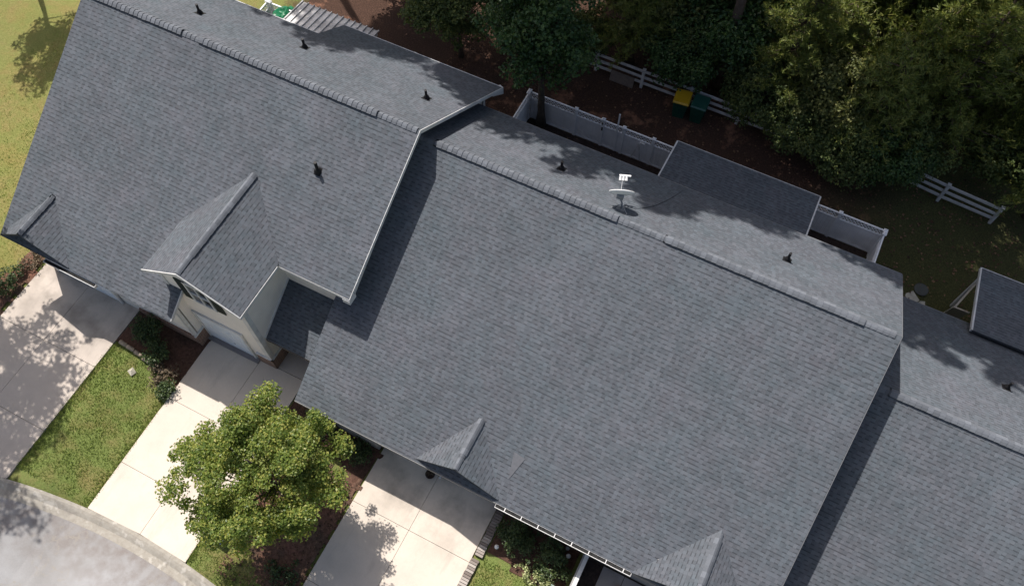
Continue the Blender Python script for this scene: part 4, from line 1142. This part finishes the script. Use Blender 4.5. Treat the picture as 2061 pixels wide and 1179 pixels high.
shrub('weed_patch', 'ragged weeds under the lower side of the maple', -9.3, .6, .7, .9, .3, 16, 130, .09, LEAF_SHRUB, 82, None, 'weeds')

# brick edging of the right driveway: two stretches of upright bricks with a gap
def edging(label, x, y0, y1, w_=.30, h=.12):
    mb = MB(); y = y0; rnd = random.Random(int(y0 * 10) + 3)
    while y < y1:
        j = rnd.uniform(-.012, .012); mb.box(x + j, y + .006, -.03, x + w_ + j, y + .092, h + rnd.uniform(-.012, .012)); y += .104
    return tag(mb.build('brick_edging', EDGEM), label, 'edging', 'brick edging of the right driveway')
EDGEM = N('weathered_edging_brick'); ri = EDGEM.new('NewGeometry').outputs['Random Per Island']
EDGEM.color(EDGEM.ramp(ri, [(0, (.15, .12, .105)), (.5, (.29, .25, .22)), (1, (.42, .38, .34))])); EDGEM = EDGEM.m
edging('long upper row of upright bricks between the right driveway and the shrubs', -3.56, 4.32, 6.30)
edging('lower row of upright bricks along the right driveway beside the lawn', -3.60, -1.0, 4.18)
LOGM = mat_plain('pale_edging_stone', (.36, .29, .22), .9, .25, 8, bump=.6)
rnd = random.Random(5)
mb = MB(); x = -19.55
while x < -17.4:
    L = rnd.uniform(.22, .4); y = 5.02 - (x + 19.55) * .1 + rnd.uniform(-.02, .02); z = zg(x, y)
    mb.tube([(x, y, z + .02), (x + .03, y, z + .07), (x + L - .03, y - .02, z + .07), (x + L, y - .02, z + .02)], [.05, .09, .085, .05], 7); x += L + .02
tag(mb.build('stone_edging', LOGM, smooth=True), 'row of pale rounded stones edging the shrub bed by the left driveway', 'edging')

# low wall, bench box and patio at the foot of the picture
WALLG = mat_plain('grey_stucco', (.30, .295, .285), .9, .1, 4, bump=.3)
pw = empty('patio_wall', (0.0, 5.2, 0), 'low grey garden wall with a white cap running out from the house front', 'wall')
mb = MB(); mb.box(-.06, 2.6, -.1, .12, 6.1, 1.08); mb.build('wall', WALLG, pw)
mb = MB(); mb.box(.0, 2.6, 1.083, .14, 5.95, 1.125); mb.build('cap', WHITE, pw)
gb = empty('storage_box', (-.45, 3.9, 0), 'pale green storage box against the low garden wall', 'box')
gm = mat_plain('pale_green_plastic', (.30, .37, .33), .5)
mb = MB(); mb.box(-.62, 3.2, 0, -.09, 4.55, .50); mb.build('body', gm, gb); mb = MB(); mb.box(-.65, 3.17, .503, -.08, 4.58, .55); mb.build('lid', gm, gb)
PAV = mat_concrete('patio_paving', (.34, .31, .29), 1.0)
mb = MB(); mb.box(.14, 1.5, -.1, 5.4, 6.1, .03); tag(mb.build('patio', SOIL), kind='structure')
mb = MB()
for i in range(3):
    for j in range(4): mb.box(.75 + i * .82, 5.25 - j * .82, .03, .75 + i * .82 + .80, 5.25 - j * .82 + .80 - .0, .065)
tag(mb.build('paving', PAV), kind='structure')
mb = MB(); mb.tube([(1.5, 5.55, .07), (1.5, 5.55, .16), (1.5, 5.55, .2)], [.10, .11, .04], 12)
tag(mb.build('flower_pot', mat_plain('terracotta', (.5, .22, .15), .8)), 'small terracotta pot on the little front patio', 'pot')

# small solar lights
LG = 'white globe lights in the right-hand bed'
def globe(x, y, label):
    o = empty('garden_light', (x, y, zg(x, y)), label, 'garden light', LG)
    mb = MB(); pts = []; 
    z0 = .2; n = 10
    P = [(x, y, z0 + .085 * (1 - math.cos(math.pi * i / n))) for i in range(n + 1)]
    mb.tube(P, [max(.004, .085 * math.sin(math.pi * i / n)) for i in range(n + 1)], 14); mb.build('globe', DISHW, o, smooth=True)
    mb = MB(); mb.tube([(x, y, -.05), (x, y, .21)], .012, 6); mb.build('stake', BLK, o)
globe(-2.95, 4.88, 'white globe light on the mulch beside the brick edging')
globe(-.52, 5.75, 'white globe light near the low garden wall, the brighter of two')
g3 = empty('garden_light', (-.66, 5.98, 0), 'dull grey globe light closest to the house wall', 'garden light', LG)
mb = MB(); mb.tube([(-.66, 5.98, .2 + .075 * (1 - math.cos(math.pi * i / 10))) for i in range(11)], [max(.004, .075 * math.sin(math.pi * i / 10)) for i in range(11)], 14); mb.build('globe', METP, g3, smooth=True)
mb = MB(); mb.tube([(-.66, 5.98, -.05), (-.66, 5.98, .21)], .012, 6); mb.build('stake', BLK, g3)

# dark pot with a withered plant by the right garage door
po = empty('plant_pot', (-6.38, 6.12, .035), 'dark brown pot with a withered plant by the right garage door', 'pot')
mb = MB(); c = Vector((-6.38, 6.12, .036)); n = 18
prof = [(.10, 0), (.15, .05), (.17, .16), (.185, .17), (.185, .20), (.155, .20), (.14, .12), (0.001, .11)]
for i in range(len(prof) - 1):
    for j in range(n):
        t0, t1 = 6.2832 * j / n, 6.2832 * (j + 1) / n; (r0_, z0_), (r1_, z1_) = prof[i], prof[i + 1]
        mb.face([c + Vector((r0_ * math.cos(t0), r0_ * math.sin(t0), z0_)), c + Vector((r0_ * math.cos(t1), r0_ * math.sin(t1), z0_)), c + Vector((r1_ * math.cos(t1), r1_ * math.sin(t1), z1_)), c + Vector((r1_ * math.cos(t0), r1_ * math.sin(t0), z1_))])
mb.build('pot', mat_plain('dark_brown_glaze', (.035, .018, .013), .4), po)
mb = MB(); rnd = random.Random(9)
for i in range(14):
    a = rnd.random() * 6.28; L = rnd.uniform(.08, .2); mb.tube([c + Vector((0, 0, .11)), c + Vector((math.cos(a) * L * .5, math.sin(a) * L * .5, .24)), c + Vector((math.cos(a) * L, math.sin(a) * L, .2))], [.006, .005, .003], 4, False)
mb.build('stems', TWIG, po)

# blue folding stool under the maple
bl = empty('folding_stool', (-11.75, .62, zg(-11.75, .62)), 'blue folding stool on the grass below the maple by the middle driveway', 'stool')
BLUE = mat_plain('blue_fabric', (.05, .08, .26), .7); BX, BY, BZ = -11.75, .62, zg(-11.75, .62)
mb = MB(); mb.slab([(BX - .2, BY - .15, BZ + .40), (BX, BY - .15, BZ + .37), (BX + .2, BY - .15, BZ + .40), (BX + .2, BY + .15, BZ + .40), (BX, BY + .15, BZ + .37), (BX - .2, BY + .15, BZ + .40)], .012); mb.build('seat', BLUE, bl)
for y in (-.14, .14):
    for s in (-1, 1):
        mb = MB(); mb.tube([(BX - s * .2, BY + y, BZ), (BX + s * .2, BY + y, BZ + .40)], .012, 6); mb.build('leg', DISHW, bl)

# scraps and boards
mb = MB(); mb.slab([(-8.15, 26.78, .06), (-6.95, 26.78, .06), (-6.95, 26.92, .62), (-8.15, 26.92, .62)], .03, None, (0, -1, .3))
tag(mb.build('board', mat_plain('weathered_plywood', (.20, .16, .135), .9, .2, 6)), 'grey-brown board leaning against the white rail fence', 'board')
CARD = mat_plain('pale_board', (.42, .41, .36), .8, .2, 5)
mb = MB(); z = zg(8.0, 22.2) + .03
mb.slab([(7.62, 22.05, z), (8.05, 21.72, z), (8.3, 22.05, z + .02), (7.95, 22.4, z)], .04, None, (0, 0, 1)); tag(mb.build('paving_slab', CARD), 'pale broken slab on the grass by the middle roof corner, left one of two', 'slab')
mb = MB(); mb.slab([(8.1, 21.62, z + .01), (8.62, 21.7, z), (8.52, 22.1, z + .03), (8.33, 22.02, z + .06)], .04, None, (0, 0, 1)); tag(mb.build('paving_slab', CARD), 'pale broken slab touching its neighbour, right one beside the round disc', 'slab')
mb = MB(); z = zg(8.25, 22.65); mb.tube([(8.25, 22.65, z), (8.25, 22.65, z + .05), (8.25, 22.65, z + .06)], [.3, .3, .27], 24)
tag(mb.build('round_lid', mat_plain('dark_grey_lid', (.07, .078, .075), .6)), 'dark grey round lid lying on the back lawn', 'lid')
gt = empty('garden_gate', (9.6, 21.4, -.7), 'off-white gate panel beside the patio roof of the right house', 'gate')
mb = MB(); mb.slab([(9.15, 21.2, 1.25), (9.75, 21.2, 1.25), (9.75, 21.6, -.4), (9.15, 21.6, -.4)], .06, None, (0, -1, .2)); mb.build('panel', mat_plain('cream_panel', (.40, .39, .33), .6), gt)
mb = MB(); mb.bar((9.2, 21.25, 1.28), (9.75, 22.85, 1.45), .07, .07); mb.bar((9.14, 21.2, 1.28), (9.76, 21.2, 1.28), .06, .06); mb.build('brace', mat_plain('cream_panel2', (.45, .43, .38), .6), gt)
mb = MB(); rnd = random.Random(3); mb.v = [(-18.6, 4.2, 1.0), (-18.35, 4.1, 1.03), (-18.3, 4.32, .99), (-18.5, 4.42, 1.04), (-18.45, 4.27, 1.09)]; mb.v = [(x, y, zg(x, y) + z - .99 + .03) for x, y, z in mb.v]
mb.f = [(0, 1, 4), (1, 2, 4), (2, 3, 4), (3, 0, 4)]; mb.uv = [None] * 4
tag(mb.build('paper_scrap', mat_plain('crumpled_paper', (.42, .39, .32), .8)), 'crumpled paper scrap lying on the front lawn', 'litter')

# green and blue tarpaulin bundle between the fence panel and the metal cover
def crumple(name, mat, cx, cy, cz, rx, ry, rz, seed, label=None, parent=None):
    mb = MB(); n, k = 28, 16
    for i in range(k + 1):
        for j in range(n):
            th = math.pi * i / k * .62; ph = 6.2832 * j / n; d = Vector((math.sin(th) * math.cos(ph), math.sin(th) * math.sin(ph), math.cos(th)))
            f = 1 + .25 * noise.noise(d * 2.3 + Vector((seed, 0, 0))) + .10 * noise.noise(d * 7 + Vector((seed, 3, 0)))
            mb.v.append((cx + d.x * rx * f, cy + d.y * ry * f, cz + d.z * rz * f))
    for i in range(k):
        for j in range(n): mb.f.append((i * n + j, (i + 1) * n + j, (i + 1) * n + (j + 1) % n, i * n + (j + 1) % n)); mb.uv.append(None)
    return mb.build(name, mat, parent)
tp = empty('tarpaulin', (-23.2, 21.6, 0), 'green and blue tarpaulin heap beside the corrugated patio cover', 'tarpaulin')
crumple('green_sheet', mat_plain('green_tarpaulin', (.01, .14, .06), .4, .3, 3), -23.1, 22.0, 1.2, .75, .8, .7, 3, parent=tp)
crumple('blue_sheet', mat_plain('blue_tarpaulin', (.015, .07, .20), .4, .3, 3), -22.75, 21.2, .6, .8, .8, .8, 8, parent=tp)

KP = mat_plain('pale_kerb_concrete', (.62, .60, .56), .8, .1)
def kerb_piece(name, pts, label=None):
    mb = MB()
    for i in range(len(pts) - 1):
        (x0, y0), (x1, y1) = pts[i], pts[i + 1]; mb.bar((x0, y0, zg(x0, y0) + .08), (x1, y1, zg(x1, y1) + .08), .28, .2)
    return tag(mb.build(name, KP), kind='structure')
kerb_piece('kerb', [(8.75, 33.3), (9.5, 33.72), (10.4, 34.0), (11.5, 34.15), (13, 34.1)])
kerb_piece('kerb', [(8.4, 36.3), (8.72, 35.6), (9.2, 35.45), (9.9, 35.6)])
# grass blades on the lawns near the camera
def grass():
    rnd = random.Random(77); mb = MB()
    areas = [(-19.7, -16.75, -.6, 5.0, 9000), (-12.4, -10.6, -.9, 3.2, 3600), (-10.8, -8.5, -1.5, .8, 2200), (-3.2, -.1, 1.2, 4.4, 5200), (-30, -24.6, -1, 18, 9000), (-33, -24.9, 8, 22, 7000)]
    areas += [(-19.78, -19.58, -.6, 4.9, 800), (-16.86, -16.69, -.5, 4.0, 700), (-12.45, -12.26, -.5, 3.2, 700), (-8.62, -8.46, -1.5, 1.4, 400)]
    for x0, x1, y0, y1, k in areas:
        for _ in range(k):
            x = rnd.uniform(x0, x1); y = rnd.uniform(y0, y1)
            if y < kerb(x) + .05 or (x < -24.5 and y < 6.6 and x > -25.2): continue
            a = rnd.random() * 6.28; w_ = rnd.uniform(.010, .022); h = rnd.uniform(.03, .085); z = zg(x, y) + (.01 if x1 - x0 < .35 else 0)
            dx, dy = math.cos(a), math.sin(a); l = rnd.uniform(.0, .09)
            i = len(mb.v); mb.v += [(x - dx * w_, y - dy * w_, z - .01), (x + dx * w_, y + dy * w_, z - .01), (x - dy * l, y + dx * l, z + h)]
            mb.f.append((i, i + 1, i + 2)); mb.uv.append(None)
    tag(mb.build('grass', GRASS), kind='stuff')
grass()
def litter():
    rnd = random.Random(78); mb = MB()
    for _ in range(5200):
        x = rnd.uniform(-16, 12); y = rnd.uniform(20, 34)
        if -10.6 < x < 5.7 and y < 23: 
            if rnd.random() < .7: continue
        leaf(mb, Vector((x, y, zg(x, y) + .03)), rnd.uniform(.06, .15), Vector((rnd.gauss(0, .2), rnd.gauss(0, .2), 1)).normalized(), rnd)
    for _ in range(1100):
        x = rnd.uniform(-11.4, -8.5); y = rnd.uniform(-.4, 4.6)
        leaf(mb, Vector((x, y, zg(x, y) + .06)), rnd.uniform(.04, .1), Vector((rnd.gauss(0, .2), rnd.gauss(0, .2), 1)).normalized(), rnd)
    tag(mb.build('fallen_leaves', LITM), kind='stuff')
LITM = mat_leaf('fallen_leaf_brown', (.05, .03, .02), (.13, .07, .045), (.34, .20, .12), .1, .8)
litter()
